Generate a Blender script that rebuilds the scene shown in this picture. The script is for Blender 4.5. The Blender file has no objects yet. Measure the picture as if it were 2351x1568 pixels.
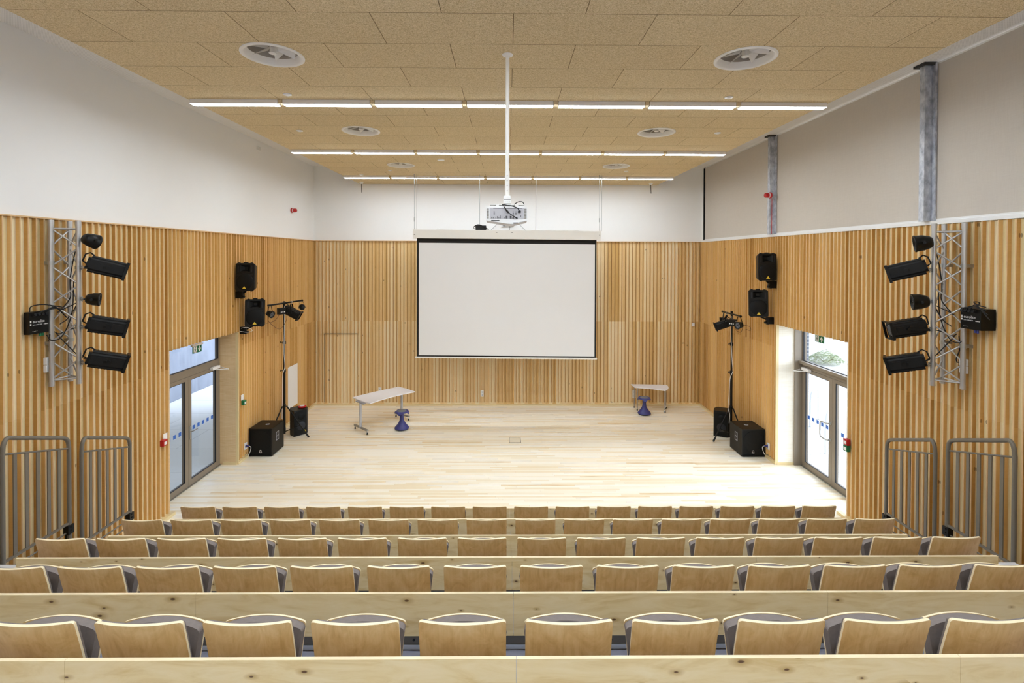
import bpy, bmesh, math, random
from mathutils import Vector, Matrix
random.seed(7)
PI = math.pi
SC = bpy.context.scene
COL = SC.collection
def lin(h):
    h = h.lstrip('#'); o = []
    for i in (0, 2, 4):
        c = int(h[i:i+2], 16) / 255
        o.append(c / 12.92 if c <= .04045 else ((c + .055) / 1.055) ** 2.4)
    return (o[0], o[1], o[2], 1)

# ---------------------------------------------------------------- camera
CAM_Z = 4.19
F_PX, YAW, PITCH, ROLL, CY = 1136.78, .00913, -.00997, .00316, 600.75
cam_d = bpy.data.cameras.new('camera'); cam = bpy.data.objects.new('camera', cam_d); COL.objects.link(cam)
fwd = Vector((math.sin(YAW)*math.cos(PITCH), math.cos(YAW)*math.cos(PITCH), math.sin(PITCH)))
rt = Vector((math.cos(YAW), -math.sin(YAW), 0)); up = rt.cross(fwd)
r2 = rt*math.cos(ROLL) + up*math.sin(ROLL); u2 = -rt*math.sin(ROLL) + up*math.cos(ROLL)
M = Matrix((r2, u2, -fwd)).transposed().to_4x4(); M.translation = (0, 0, CAM_Z)
cam.matrix_world = M
cam_d.sensor_fit = 'HORIZONTAL'; cam_d.sensor_width = 36; cam_d.lens = 36*F_PX/2351
cam_d.shift_y = -(784 - CY)/2351
cam_d.clip_start = .05; cam_d.clip_end = 300
SC.camera = cam

# ---------------------------------------------------------------- world, lights, exposure
SC.view_settings.view_transform = 'Standard'; SC.view_settings.look = 'None'
SC.view_settings.exposure = 0.06; SC.view_settings.gamma = 1; SC.view_settings.use_curve_mapping = False
try:
    SC.cycles.use_denoising = True; SC.cycles.denoiser = 'OPENIMAGEDENOISE'
    SC.cycles.max_bounces = 10; SC.cycles.diffuse_bounces = 6; SC.cycles.glossy_bounces = 4
    SC.cycles.transmission_bounces = 6; SC.cycles.sample_clamp_indirect = 6; SC.cycles.caustics_reflective = False
    SC.cycles.caustics_refractive = False
except Exception: pass
TUBE = 46.0          # ceiling tube radiance
SKY = 1.05            # overcast daylight
w = bpy.data.worlds.new('overcast_sky'); SC.world = w; w.use_nodes = True
nt = w.node_tree; nt.nodes.clear()
out = nt.nodes.new('ShaderNodeOutputWorld'); bg = nt.nodes.new('ShaderNodeBackground')
tc = nt.nodes.new('ShaderNodeTexCoord'); sx = nt.nodes.new('ShaderNodeSeparateXYZ'); mr = nt.nodes.new('ShaderNodeMapRange')
nt.links.new(tc.outputs['Generated'], sx.inputs[0]); nt.links.new(sx.outputs[0], mr.inputs[0])
mr.inputs[1].default_value = .45; mr.inputs[2].default_value = 1; mr.inputs[3].default_value = SKY; mr.inputs[4].default_value = SKY*21
bg.inputs[0].default_value = (.80, .88, 1, 1)
nt.links.new(mr.outputs[0], bg.inputs[1]); nt.links.new(bg.outputs[0], out.inputs[0])

# ---------------------------------------------------------------- materials
class NT:
    def __init__(s, name):
        s.m = bpy.data.materials.new(name); s.m.use_nodes = True; s.t = s.m.node_tree
        s.b = s.t.nodes['Principled BSDF']
        s.pos = s.n('ShaderNodeNewGeometry').outputs['Position']
        s.obj = s.n('ShaderNodeTexCoord').outputs['Object']
    def n(s, k): return s.t.nodes.new(k)
    def put(s, sock, v):
        if v is None: return
        if hasattr(v, 'is_linked') or hasattr(v, 'links'): s.t.links.new(v, sock)
        else: sock.default_value = v
    def math(s, op, a, b=None, c=None):
        x = s.n('ShaderNodeMath'); x.operation = op; s.put(x.inputs[0], a); s.put(x.inputs[1], b)
        if c is not None: s.put(x.inputs[2], c)
        return x.outputs[0]
    def xyz(s, v):
        x = s.n('ShaderNodeSeparateXYZ'); s.put(x.inputs[0], v); return x.outputs
    def comb(s, a, b, c):
        x = s.n('ShaderNodeCombineXYZ'); s.put(x.inputs[0], a); s.put(x.inputs[1], b); s.put(x.inputs[2], c); return x.outputs[0]
    def scale(s, v, sc):
        x = s.n('ShaderNodeVectorMath'); x.operation = 'MULTIPLY'; s.put(x.inputs[0], v); s.put(x.inputs[1], sc); return x.outputs[0]
    def add(s, v, a):
        x = s.n('ShaderNodeVectorMath'); x.operation = 'ADD'; s.put(x.inputs[0], v); s.put(x.inputs[1], a); return x.outputs[0]
    def noise(s, v, sc=5, det=3, rough=.5, dist=0):
        x = s.n('ShaderNodeTexNoise'); s.put(x.inputs['Vector'], v); x.inputs['Scale'].default_value = sc
        x.inputs['Detail'].default_value = det; x.inputs['Roughness'].default_value = rough; x.inputs['Distortion'].default_value = dist
        return x.outputs[0]
    def white(s, v):
        x = s.n('ShaderNodeTexWhiteNoise'); x.noise_dimensions = '3D'; s.put(x.inputs['Vector'], v); return x.outputs[0]
    def voro(s, v, sc):
        x = s.n('ShaderNodeTexVoronoi'); x.voronoi_dimensions = '2D'; s.put(x.inputs['Vector'], v); x.inputs['Scale'].default_value = sc; return x.outputs
    def ramp(s, f, stops):
        x = s.n('ShaderNodeValToRGB'); s.put(x.inputs[0], f); e = x.color_ramp.elements
        while len(e) < len(stops): e.new(.5)
        for i, (p, c) in enumerate(stops): e[i].position = p; e[i].color = c if len(c) == 4 else (*c, 1)
        return x.outputs[0]
    def mix(s, f, a, b, mode='MIX'):
        x = s.n('ShaderNodeMix'); x.data_type = 'RGBA'; x.blend_type = mode
        s.put(x.inputs[0], f); s.put(x.inputs[6], a); s.put(x.inputs[7], b); return x.outputs[2]
    def rng(s, f, a, b, c, d):
        x = s.n('ShaderNodeMapRange'); s.put(x.inputs[0], f)
        for i, v in enumerate((a, b, c, d)): s.put(x.inputs[i+1], v)
        return x.outputs[0]
    def bump(s, h, st=.2, dist=.01):
        x = s.n('ShaderNodeBump'); s.put(x.inputs['Height'], h); x.inputs['Strength'].default_value = st; x.inputs['Distance'].default_value = dist
        s.t.links.new(x.outputs[0], s.b.inputs['Normal'])
    def done(s, col, rough=.5, metal=0, spec=None):
        s.put(s.b.inputs['Base Color'], col); s.put(s.b.inputs['Roughness'], rough); s.b.inputs['Metallic'].default_value = metal
        if spec is not None: s.b.inputs['Specular IOR Level'].default_value = spec
        return s.m
G = lambda v: (v, v, v, 1)
MATS = {}
def plain(name, h, rough=.5, metal=0, var=.06, sc=9, spec=None, bump=0):
    if name in MATS: return MATS[name]
    k = NT(name); c = lin(h) if isinstance(h, str) else h
    f = k.noise(k.obj, sc, 4)
    d = tuple(x*(1-var) for x in c[:3]) + (1,); l = tuple(min(1, x*(1+var)) for x in c[:3]) + (1,)
    if bump: k.bump(k.noise(k.obj, sc*30, 2), bump, .002)
    MATS[name] = k.done(k.mix(f, d, l), rough, metal, spec); return MATS[name]

def m_slat(name, axis, c0, c1, c2, per, off):
    """plywood strip or fin; shade differs from strip to strip and from sheet to sheet, joint at 2.37 m"""
    k = NT(name); p = k.xyz(k.pos); a = p[axis]
    i = k.math('FLOOR', k.math('DIVIDE', k.math('SUBTRACT', a, off), per))
    up_ = k.math('GREATER_THAN', p[2], 2.37)
    r = k.white(k.comb(i, up_, 3.3)); sh = k.white(k.comb(k.math('FLOOR', k.math('DIVIDE', i, 7)), up_, 9.1))
    v = k.comb(k.math('MULTIPLY', a, 6), k.math('MULTIPLY', r, 40), k.math('MULTIPLY', p[2], 1.6))
    g = k.noise(v, 2.6, 5, .6, .6)
    fine = k.noise(k.comb(k.math('MULTIPLY', a, 30), r, k.math('MULTIPLY', p[2], 60)), 1.0, 2)
    t = k.math('ADD', k.math('ADD', k.math('MULTIPLY', r, .62), k.math('MULTIPLY', sh, .34)), k.math('MULTIPLY', g, .32))
    t = k.math('ADD', t, k.math('MULTIPLY', k.math('SUBTRACT', fine, .5), .18))
    c = k.ramp(t, [(.22, c0), (.6, c1), (.95, c2)])
    kn = k.voro(k.comb(k.math('MULTIPLY', k.math('ADD', p[0], p[1]), 12), k.math('MULTIPLY', p[2], 5), 0), .7)
    knot = k.math('MULTIPLY', k.math('LESS_THAN', kn[0], .085), k.math('GREATER_THAN', k.xyz(kn[1])[0], .955))
    c = k.mix(k.math('MULTIPLY', knot, .6), c, lin('#5b3714'))
    return k.done(c, .55, 0, .35)

def m_floor():
    k = NT('maple_strip_floor'); p = k.xyz(k.pos)
    row = k.math('FLOOR', k.math('DIVIDE', p[1], .052))
    off = k.math('MULTIPLY', k.white(k.comb(row, 1.7, 0)), 9)
    col_ = k.math('FLOOR', k.math('DIVIDE', k.math('ADD', p[0], off), 1.35))
    r = k.white(k.comb(row, col_, 5.5))
    g = k.noise(k.comb(k.math('MULTIPLY', p[0], 1.4), k.math('MULTIPLY', p[1], 30), r), 2, 4)
    t = k.math('ADD', k.math('MULTIPLY', r, .8), k.math('MULTIPLY', g, .25))
    c = k.ramp(t, [(.0, lin('#fbf5e8')), (.55, lin('#f8efda')), (.88, lin('#ecdab6')), (.96, lin('#cfa970'))])
    fy = k.math('FRACT', k.math('DIVIDE', p[1], .052)); fx = k.math('FRACT', k.math('DIVIDE', k.math('ADD', p[0], off), 1.35))
    e = k.math('MAXIMUM', k.math('LESS_THAN', fy, .035), k.math('LESS_THAN', fx, .0025))
    c = k.mix(k.math('MULTIPLY', e, .35), c, lin('#9b7a4c'))
    return k.done(c, k.rng(r, 0, 1, .26, .36), 0, .5)

def m_raft():
    k = NT('wood_wool_ceiling_tiles'); p = k.xyz(k.pos)
    ry = k.math('DIVIDE', k.math('SUBTRACT', p[1], 4.142), .6); row = k.math('FLOOR', ry)
    odd = k.math('MULTIPLY', k.math('MODULO', k.math('ABSOLUTE', row), 2), .6)
    rx = k.math('DIVIDE', k.math('SUBTRACT', k.math('SUBTRACT', p[0], .045), odd), 1.2)
    r = k.white(k.comb(row, k.math('FLOOR', rx), 2.2))
    fy = k.math('FRACT', ry); fx = k.math('FRACT', rx)
    ey = k.math('GREATER_THAN', k.math('ABSOLUTE', k.math('SUBTRACT', fy, .5)), .4945)
    ex = k.math('GREATER_THAN', k.math('ABSOLUTE', k.math('SUBTRACT', fx, .5)), .497)
    e = k.math('MAXIMUM', ex, ey)
    n1 = k.noise(k.pos, 150, 3, .7, .8); n2 = k.noise(k.pos, 60, 2, .6, 1)
    n = k.math('ADD', k.math('MULTIPLY', n1, .65), k.math('MULTIPLY', n2, .35))
    c = k.ramp(n, [(.36, lin('#88734e')), (.47, lin('#cfb88e')), (.6, lin('#f6e5c2'))])
    c = k.mix(.28, c, k.mix(r, lin('#c9b48c'), lin('#dfcba2')))
    c = k.mix(k.math('MULTIPLY', e, .75), c, lin('#59401f'))
    k.bump(n, .5, .006)
    return k.done(c, .9, 0, .1)

def m_soffit():
    k = NT('perforated_white_plasterboard'); p = k.xyz(k.pos)
    s = .017
    fx = k.math('SUBTRACT', k.math('FRACT', k.math('DIVIDE', p[0], s)), .5); fy = k.math('SUBTRACT', k.math('FRACT', k.math('DIVIDE', p[1], s)), .5)
    d = k.math('ADD', k.math('MULTIPLY', fx, fx), k.math('MULTIPLY', fy, fy))
    side = k.math('LESS_THAN', k.math('ABSOLUTE', k.math('SUBTRACT', k.math('ABSOLUTE', p[0]), 4.78)), .66)
    hole = k.math('MULTIPLY', k.math('LESS_THAN', d, .055), side)
    fs = k.math('FRACT', k.math('DIVIDE', k.math('SUBTRACT', p[1], 6.07), 1.2))
    seam = k.math('LESS_THAN', fs, .005)
    return k.done(k.mix(k.math('MAXIMUM', k.math('MULTIPLY', hole, .55), k.math('MULTIPLY', seam, .35)), lin('#efebe6'), lin('#7d736b')), .8)

def m_board():
    """pale knotty birch ply of the row panels: object space so that every board keeps its figure"""
    k = NT('knotty_birch_plywood'); p = k.xyz(k.pos)
    sx_ = k.comb(k.math('MULTIPLY', p[0], 1.1), k.math('MULTIPLY', p[1], 1.7), k.math('MULTIPLY', p[2], 5))
    g = k.noise(sx_, 2.4, 5, .6, 1.4)
    c = k.ramp(g, [(.3, lin('#dbbd80')), (.5, lin('#e9d19b')), (.75, lin('#f0dcae'))])
    v = k.voro(k.comb(k.math('MULTIPLY_ADD', p[1], 3.7, k.math('MULTIPLY', p[0], 1.0)), k.math('MULTIPLY', p[2], 2.2), 0), 4.0)
    sel = k.math('GREATER_THAN', k.xyz(v[1])[0], .45)
    size = k.rng(k.xyz(v[1])[1], 0, 1, .35, 1.35)
    d = k.math('DIVIDE', k.math('ADD', v[0], k.math('MULTIPLY', k.math('SUBTRACT', k.noise(k.pos, 30, 2), .5), .05)), size)
    c = k.mix(k.math('MULTIPLY', sel, k.rng(d, .07, .2, .55, 0)), c, lin('#b3893f'))
    c = k.mix(k.math('MULTIPLY', sel, k.rng(d, .035, .06, .9, 0)), c, lin('#54300f'))
    return k.done(c, .42, 0, .4)

def m_veneer(name, c0, c1, c2, sx_=26, sz=1.6, rough=.35):
    k = NT(name); oi = k.n('ShaderNodeObjectInfo').outputs['Random']; p = k.xyz(k.obj)
    v = k.comb(k.math('ADD', k.math('MULTIPLY', p[0], sx_/10), k.math('MULTIPLY', oi, 90)), k.math('MULTIPLY', p[1], 2), k.math('MULTIPLY', p[2], sz))
    g = k.noise(v, 4, 5, .6, 1.6)
    ln = k.noise(k.comb(k.math('ADD', k.math('MULTIPLY', p[0], 55), k.math('MULTIPLY', oi, 90)), 0, k.math('MULTIPLY', p[2], 1.2)), 1, 3, .7)
    t = k.math('ADD', k.math('MULTIPLY', g, .7), k.math('MULTIPLY', ln, .3))
    return k.done(k.ramp(t, [(.3, c0), (.5, c1), (.72, c2)]), rough, 0, .45)

PAINT = plain('white_wall_paint', '#f4f2ef', .75, 0, .01, 3)
PLY_S = m_slat('side_wall_backing_plywood', 1, lin('#e0ca92'), lin('#eedcac'), lin('#f6e9c6'), .0953, 0)
FIN_S = m_slat('side_wall_plywood_fins', 1, lin('#b4843f'), lin('#d5a964'), lin('#e4be7e'), .0953, -.04)  # more orange than the backing: shade and bounced light between fins put into colour
PLY_B = m_slat('back_wall_backing_plywood', 0, lin('#dfb772'), lin('#f2d59e'), lin('#fbecc8'), .099, 0)
FIN_B = m_slat('back_wall_plywood_fins', 0, lin('#ad8142'), lin('#bd9150'), lin('#cda262'), .099, -.04)
FIN_E = plain('plywood_fin_edge', '#dab585', .6, 0, .1, 30)
TRIMW = plain('pale_birch_trim', '#e3cf9f', .45, 0, .08, 6)
REVEAL = m_veneer('reveal_birch_plywood', lin('#d6b582'), lin('#e2c598'), lin('#edd6b0'), 6, 9, .5)
REVEALW = m_veneer('daylit_reveal_plywood', lin('#e6dcc8'), lin('#efe8d9'), lin('#f6f1e6'), 6, 9, .5)  # right-hand reveal, same plywood with the daylight on it put into the colour
FLOOR = m_floor(); RAFT = m_raft(); SOFFIT = m_soffit(); BOARD = m_board()
SEATPLY = m_veneer('seat_beech_veneer', lin('#c29b62'), lin('#d7b67f'), lin('#e6ca9a'))
PLYEDGE = plain('toplit_plywood_edge', '#f3e3bf', .45, 0, .05, 40)  # paler than the faces: light caught by upward rims is put into the colour
FABRIC = plain('grey_wool_upholstery', '#837a76', .95, 0, .12, 60, .15, .3)
VINYL = plain('blue_grey_vinyl', '#a9afc6', .45, 0, .05, 40)
ALU = plain('brushed_aluminium', '#b9bab8', .35, .9, .05, 20)
TRUSS = plain('truss_aluminium', '#c4c2c0', .38, .75, .06, 14)
DARKM = plain('dark_grey_steel', '#34322f', .45, .3, .08, 20)
BLACK = plain('black_satin_metal', '#0a0907', .38, 0, .15, 20, .3)
BLACKP = plain('black_textured_plastic', '#0c0b09', .45, 0, .15, 60, .3, .3)
GRILLE = plain('black_speaker_grille', '#070706', .55, 0, .3, 120, .25, .4)
RUBBER = plain('black_cable_rubber', '#0a0808', .6, 0, .1, 20)
TAUPE = plain('taupe_powder_coat', '#726a5d', .4, .1, .05, 20)
FRAME = plain('taupe_door_frame', '#8c8071', .42, .15, .05, 12)
GASKET = plain('black_gasket', '#14161c', .5)
LAMPH = plain('lamp_housing_grey_white', '#ebe8e6', .45, 0, .02)
WHITEP = plain('white_plastic', '#efeeec', .4, 0, .02)
OFFW = plain('off_white_enamel', '#efece6', .45, 0, .02)
GREYP = plain('grey_plastic', '#8f9199', .45, 0, .06, 30)
REDP = plain('red_plastic', '#b5161b', .35, 0, .06)
GREENP = plain('green_plastic', '#0e6a41', .4, 0, .06)
YELLOW = plain('yellow_badge', '#e0c23c', .4, 0, .05)
BLUEP = plain('navy_blue_plastic', '#36397a', .42, 0, .08, 14)
STOOLT = plain('stool_grey_pad', '#6f7378', .6, 0, .08)
TABLET = plain('white_laminate', '#efedf0', .3, 0, .02)
SCREEN = plain('matt_white_screen', '#e9e8e8', .9, 0, .01, 2)
BORDER = plain('black_screen_border', '#140f0b', .8, 0, .1)
GALV = None
def m_galv():
    k = NT('galvanised_steel'); n = k.noise(k.scale(k.pos, (1, 1, .6)), 14, 4, .6, 0)
    return k.done(k.ramp(n, [(.35, lin('#9ea2ac')), (.5, lin('#bcc0c9')), (.65, lin('#d6d9df'))]), .42, .25)
GALV = m_galv()
def m_blind():
    k = NT('taupe_roller_blind_fabric')
    x = k.noise(k.scale(k.pos, (1, 260, 8)), 1, 2); y = k.noise(k.scale(k.pos, (1, 8, 260)), 1, 2)
    c = k.mix(k.math('MULTIPLY', k.math('ADD', x, y), .5), lin('#c6bcb0'), lin('#ddd5ca'))
    k.done(c, .85)
    tr = k.n('ShaderNodeBsdfTranslucent'); tr.inputs[0].default_value = lin('#c8bfb5'); mx = k.n('ShaderNodeMixShader'); mx.inputs[0].default_value = .06
    o = [n for n in k.t.nodes if n.type == 'OUTPUT_MATERIAL'][0]
    k.t.links.new(k.b.outputs[0], mx.inputs[1]); k.t.links.new(tr.outputs[0], mx.inputs[2]); k.t.links.new(mx.outputs[0], o.inputs[0])
    return k.m
BLIND = m_blind()
def m_emit():
    m = bpy.data.materials.new('lit_light_diffuser'); m.use_nodes = True; t = m.node_tree
    e = t.nodes.new('ShaderNodeEmission'); e.inputs[0].default_value = (.87, .975, 1.08, 1); e.inputs[1].default_value = TUBE
    t.links.new(e.outputs[0], t.nodes['Material Output'].inputs[0]); return m
EMIT = m_emit()
def m_glass():
    m = bpy.data.materials.new('clear_door_glass'); m.use_nodes = True; t = m.node_tree; t.nodes.remove(t.nodes['Principled BSDF'])
    a = t.nodes.new('ShaderNodeBsdfTransparent'); a.inputs[0].default_value = (.93, .95, .97, 1)
    g = t.nodes.new('ShaderNodeBsdfGlossy'); g.inputs['Roughness'].default_value = .02
    lw = t.nodes.new('ShaderNodeLayerWeight'); lw.inputs[0].default_value = .5; pw = t.nodes.new('ShaderNodeMath'); pw.operation = 'POWER'; pw.inputs[1].default_value = 5; t.links.new(lw.outputs['Facing'], pw.inputs[0])
    f = t.nodes.new('ShaderNodeMath'); f.operation = 'MULTIPLY_ADD'; f.inputs[1].default_value = .6; f.inputs[2].default_value = .03; t.links.new(pw.outputs[0], f.inputs[0])
    x = t.nodes.new('ShaderNodeMixShader'); t.links.new(f.outputs[0], x.inputs[0]); t.links.new(a.outputs[0], x.inputs[1]); t.links.new(g.outputs[0], x.inputs[2])
    t.links.new(x.outputs[0], t.nodes['Material Output'].inputs[0]); return m
GLASS = m_glass()
def m_pave(name, c0, c1, sy, sx_, jc):
    k = NT(name); b = k.n('ShaderNodeTexBrick'); k.put(b.inputs['Vector'], k.pos)
    b.inputs['Color1'].default_value = lin(c0); b.inputs['Color2'].default_value = lin(c1); b.inputs['Mortar'].default_value = lin(jc)
    b.inputs['Scale'].default_value = 1; b.inputs['Brick Width'].default_value = sx_; b.inputs['Row Height'].default_value = sy; b.inputs['Mortar Size'].default_value = .006
    n = k.noise(k.pos, 60, 2)
    return k.done(k.mix(k.math('MULTIPLY', n, .25), b.outputs[0], lin('#9a9a98')), .85)
PAVE_L = m_pave('granular_white_paving', '#eceeee', '#f4f5f5', 1.2, 2.4, '#c0c2c4')
PAVE_R = m_pave('pale_grey_setts', '#c9c7c2', '#dad8d4', .12, .24, '#a09c96')
def m_conc():
    k = NT('fair_faced_concrete'); n = k.noise(k.scale(k.pos, (1, 1, .4)), 3, 5, .6)
    return k.done(k.ramp(n, [(.3, lin('#5a606b')), (.7, lin('#6c727d'))]), .8)
CONC = m_conc()
def m_brick():
    k = NT('grey_brick'); p = k.xyz(k.pos); b = k.n('ShaderNodeTexBrick')
    k.put(b.inputs['Vector'], k.comb(k.math('ADD', p[0], p[1]), p[2], 0)); b.inputs['Color1'].default_value = lin('#5d626e'); b.inputs['Color2'].default_value = lin('#787d88'); b.inputs['Mortar'].default_value = lin('#9a9c9e')
    b.inputs['Scale'].default_value = 1; b.inputs['Brick Width'].default_value = .22; b.inputs['Row Height'].default_value = .075; b.inputs['Mortar Size'].default_value = .01
    return k.done(b.outputs[0], .85)
BRICK = m_brick()
def m_leaf():
    k = NT('shrub_leaves'); return k.done(k.ramp(k.noise(k.pos, 9, 3), [(.3, lin('#aab392')), (.7, lin('#cdd4b8'))]), .7)  # leaf colour bleached to carry the outdoor glare
LEAF = m_leaf()

# ---------------------------------------------------------------- mesh helpers
def rot_to(d, upv=(0, 0, 1)):
    """matrix whose local X points along d and local Z is as near up as it can be"""
    x = Vector(d).normalized(); u = Vector(upv)
    if abs(x.dot(u)) > .99: u = Vector((0, 1, 0))
    y = u.cross(x).normalized(); z = x.cross(y)
    return Matrix((x, y, z)).transposed()
class MB:
    def __init__(s): s.v = []; s.f = []; s.mi = []; s.sm = []
    def poly(s, vs, fs, mi=0, sm=False):
        o = len(s.v); s.v += [tuple(v) for v in vs]
        for f in fs: s.f.append(tuple(i+o for i in f)); s.mi.append(mi); s.sm.append(sm)
        return s
    def box(s, x0, x1, y0, y1, z0, z1, mi=0):
        x0, x1 = sorted((x0, x1)); y0, y1 = sorted((y0, y1)); z0, z1 = sorted((z0, z1))
        return s.poly([(x0,y0,z0),(x1,y0,z0),(x1,y1,z0),(x0,y1,z0),(x0,y0,z1),(x1,y0,z1),(x1,y1,z1),(x0,y1,z1)],
                      [(0,3,2,1),(4,5,6,7),(0,1,5,4),(1,2,6,5),(2,3,7,6),(3,0,4,7)], mi)
    def bbox(s, c, size, R=None, bev=.0, mi=0):
        """box with chamfered edges, centre c, optional 3x3 rotation"""
        c = Vector(c); h = [a/2 for a in size]; b = min(bev, min(h)*.9)
        if b <= 0: vs = [Vector((i*h[0], j*h[1], k*h[2])) for i, j, k in [(-1,-1,-1),(1,-1,-1),(1,1,-1),(-1,1,-1),(-1,-1,1),(1,-1,1),(1,1,1),(-1,1,1)]]
        else: return s.chbox(c, h, R, b, mi)
        if R is not None: vs = [R @ v for v in vs]
        return s.poly([v + c for v in vs], [(0,3,2,1),(4,5,6,7),(0,1,5,4),(1,2,6,5),(2,3,7,6),(3,0,4,7)], mi)
    def chbox(s, c, h, R, b, mi):
        bm = bmesh.new(); bmesh.ops.create_cube(bm, size=2)
        for v in bm.verts: v.co = Vector((v.co.x*h[0], v.co.y*h[1], v.co.z*h[2]))
        bmesh.ops.bevel(bm, geom=bm.edges[:], offset=b, segments=2, profile=.6, affect='EDGES')
        bm.verts.ensure_lookup_table(); bm.verts.index_update()
        vs = [(R @ v.co if R is not None else v.co.copy()) + c for v in bm.verts]
        s.poly(vs, [tuple(v.index for v in f.verts) for f in bm.faces], mi); bm.free(); return s
    def tube(s, p0, p1, r, seg=10, mi=0, r1=None, caps=True):
        p0, p1 = Vector(p0), Vector(p1); R = rot_to(p1-p0); r1 = r if r1 is None else r1
        vs = []
        for p, q in ((p0, r), (p1, r1)):
            for i in range(seg):
                a = 2*PI*i/seg; vs.append(p + R @ Vector((0, q*math.cos(a), q*math.sin(a))))
        fs = [(i, (i+1) % seg, seg+(i+1) % seg, seg+i) for i in range(seg)]
        s.poly(vs, fs, mi, True)
        if caps:
            s.poly(vs[:seg], [tuple(range(seg))[::-1]], mi); s.poly(vs[seg:], [tuple(range(seg))], mi)
        return s
    def path(s, pts, r, seg=8, mi=0, caps=True):
        pts = [Vector(p) for p in pts]; n = len(pts); rings = []
        ref = None
        for i, p in enumerate(pts):
            d = (pts[min(i+1, n-1)] - pts[max(i-1, 0)]).normalized()
            if ref is None: ref = Vector((0, 0, 1)) if abs(d.z) < .9 else Vector((1, 0, 0))
            a = (ref - d*ref.dot(d)).normalized(); b = d.cross(a); ref = a
            rings.append([p + a*(r*math.cos(2*PI*k/seg)) + b*(r*math.sin(2*PI*k/seg)) for k in range(seg)])
        vs = [v for q in rings for v in q]
        fs = [(i*seg+k, i*seg+(k+1) % seg, (i+1)*seg+(k+1) % seg, (i+1)*seg+k) for i in range(n-1) for k in range(seg)]
        s.poly(vs, fs, mi, True)
        if caps: s.poly(rings[0], [tuple(range(seg))[::-1]], mi); s.poly(rings[-1], [tuple(range(seg))], mi)
        return s
    def curve(s, ctrl, r, seg=6, n=8, mi=0): return s.path(spline(ctrl, n), r, seg, mi)
    def lathe(s, prof, c=(0, 0, 0), R=None, seg=24, mi=0, rf=None):
        """profile [(radius, height)] turned round local Z"""
        c = Vector(c); vs = []
        for r, z in prof:
            for i in range(seg):
                a = 2*PI*i/seg; q = r if rf is None else rf(r, z, a)
                zz = z
                if isinstance(q, tuple): q, zz = q
                v = Vector((q*math.cos(a), q*math.sin(a), zz)); vs.append((R @ v if R is not None else v) + c)
        fs = [(j*seg+i, j*seg+(i+1) % seg, (j+1)*seg+(i+1) % seg, (j+1)*seg+i) for j in range(len(prof)-1) for i in range(seg)]
        return s.poly(vs, fs, mi, True)
    def prism(s, pts, a, b, axis=2, mi=0, R=None, c=(0, 0, 0)):
        """closed outline extruded along an axis; for axis 0 outline is (y,z), 1: (x,z), 2: (x,y)"""
        n = len(pts); c = Vector(c)
        def mk(p, t): v = {0: (t, p[0], p[1]), 1: (p[0], t, p[1]), 2: (p[0], p[1], t)}[axis]; v = Vector(v); return (R @ v if R is not None else v) + c
        vs = [mk(p, a) for p in pts] + [mk(p, b) for p in pts]
        return s.poly(vs, [tuple(range(n))[::-1], tuple(range(n, 2*n))] + [(i, (i+1) % n, n+(i+1) % n, n+i) for i in range(n)], mi)
    def disc(s, c, d, r, h, seg=20, mi=0): c = Vector(c); d = Vector(d).normalized(); return s.tube(c, c+d*h, r, seg, mi)
def spline(ctrl, n=8):
    c = [Vector(p) for p in ctrl]
    if len(c) < 3: return c
    c = [c[0]*2-c[1]] + c + [c[-1]*2-c[-2]]; o = []
    for i in range(1, len(c)-2):
        for k in range(n):
            t = k/n; a, b, d, e = c[i-1], c[i], c[i+1], c[i+2]
            o.append(.5*((2*b)+(d-a)*t+(2*a-5*b+4*d-e)*t*t+(3*b-a-3*d+e)*t**3))
    o.append(c[-2]); return o
ROOTS = {}
def thing(name, label, cat, loc=(0, 0, 0), rz=0, group=None):
    o = bpy.data.objects.new(name, None); o.empty_display_size = .1; COL.objects.link(o)
    o.location = loc; o.rotation_euler = (0, 0, rz); o['label'] = label; o['category'] = cat
    if group: o['group'] = group
    ROOTS[o.name] = (Matrix.Translation(Vector(loc)) @ Matrix.Rotation(rz, 4, 'Z'))
    return o
def build(mb, name, mats, parent=None, world=True, label=None, at=None):
    """link the collected shapes as ONE mesh object; coordinates are world unless world=False"""
    if not isinstance(mats, (list, tuple)): mats = [mats]
    vs = [Vector(v) for v in mb.v]; loc = None
    if parent is not None:
        r = parent
        while r.parent: r = r.parent
        if world and r.name in ROOTS:
            inv = ROOTS[r.name].inverted(); vs = [inv @ v for v in vs]
    elif at is not None: loc = Vector(at); vs = [v - loc for v in vs]
    me = bpy.data.meshes.new(name); me.from_pydata(vs, [], mb.f)
    for m in mats: me.materials.append(m)
    me.polygons.foreach_set('material_index', mb.mi); me.polygons.foreach_set('use_smooth', mb.sm)
    bm = bmesh.new(); bm.from_mesh(me); bmesh.ops.recalc_face_normals(bm, faces=bm.faces[:]); bm.to_mesh(me); bm.free()
    me.update()
    o = bpy.data.objects.new(name, me); COL.objects.link(o)
    if parent is not None: o.parent = parent
    elif loc is not None: o.location = loc
    if label: o['label'] = label
    return o
def single(mb, name, mats, label, cat, group=None, at=None):
    o = build(mb, name, mats, None, True, label, at); o['category'] = cat
    if group: o['group'] = group
    return o
def struct(mb, name, mats, parent=None):
    o = build(mb, name, mats, parent)
    if parent is None: o['kind'] = 'structure'
    return o
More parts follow.
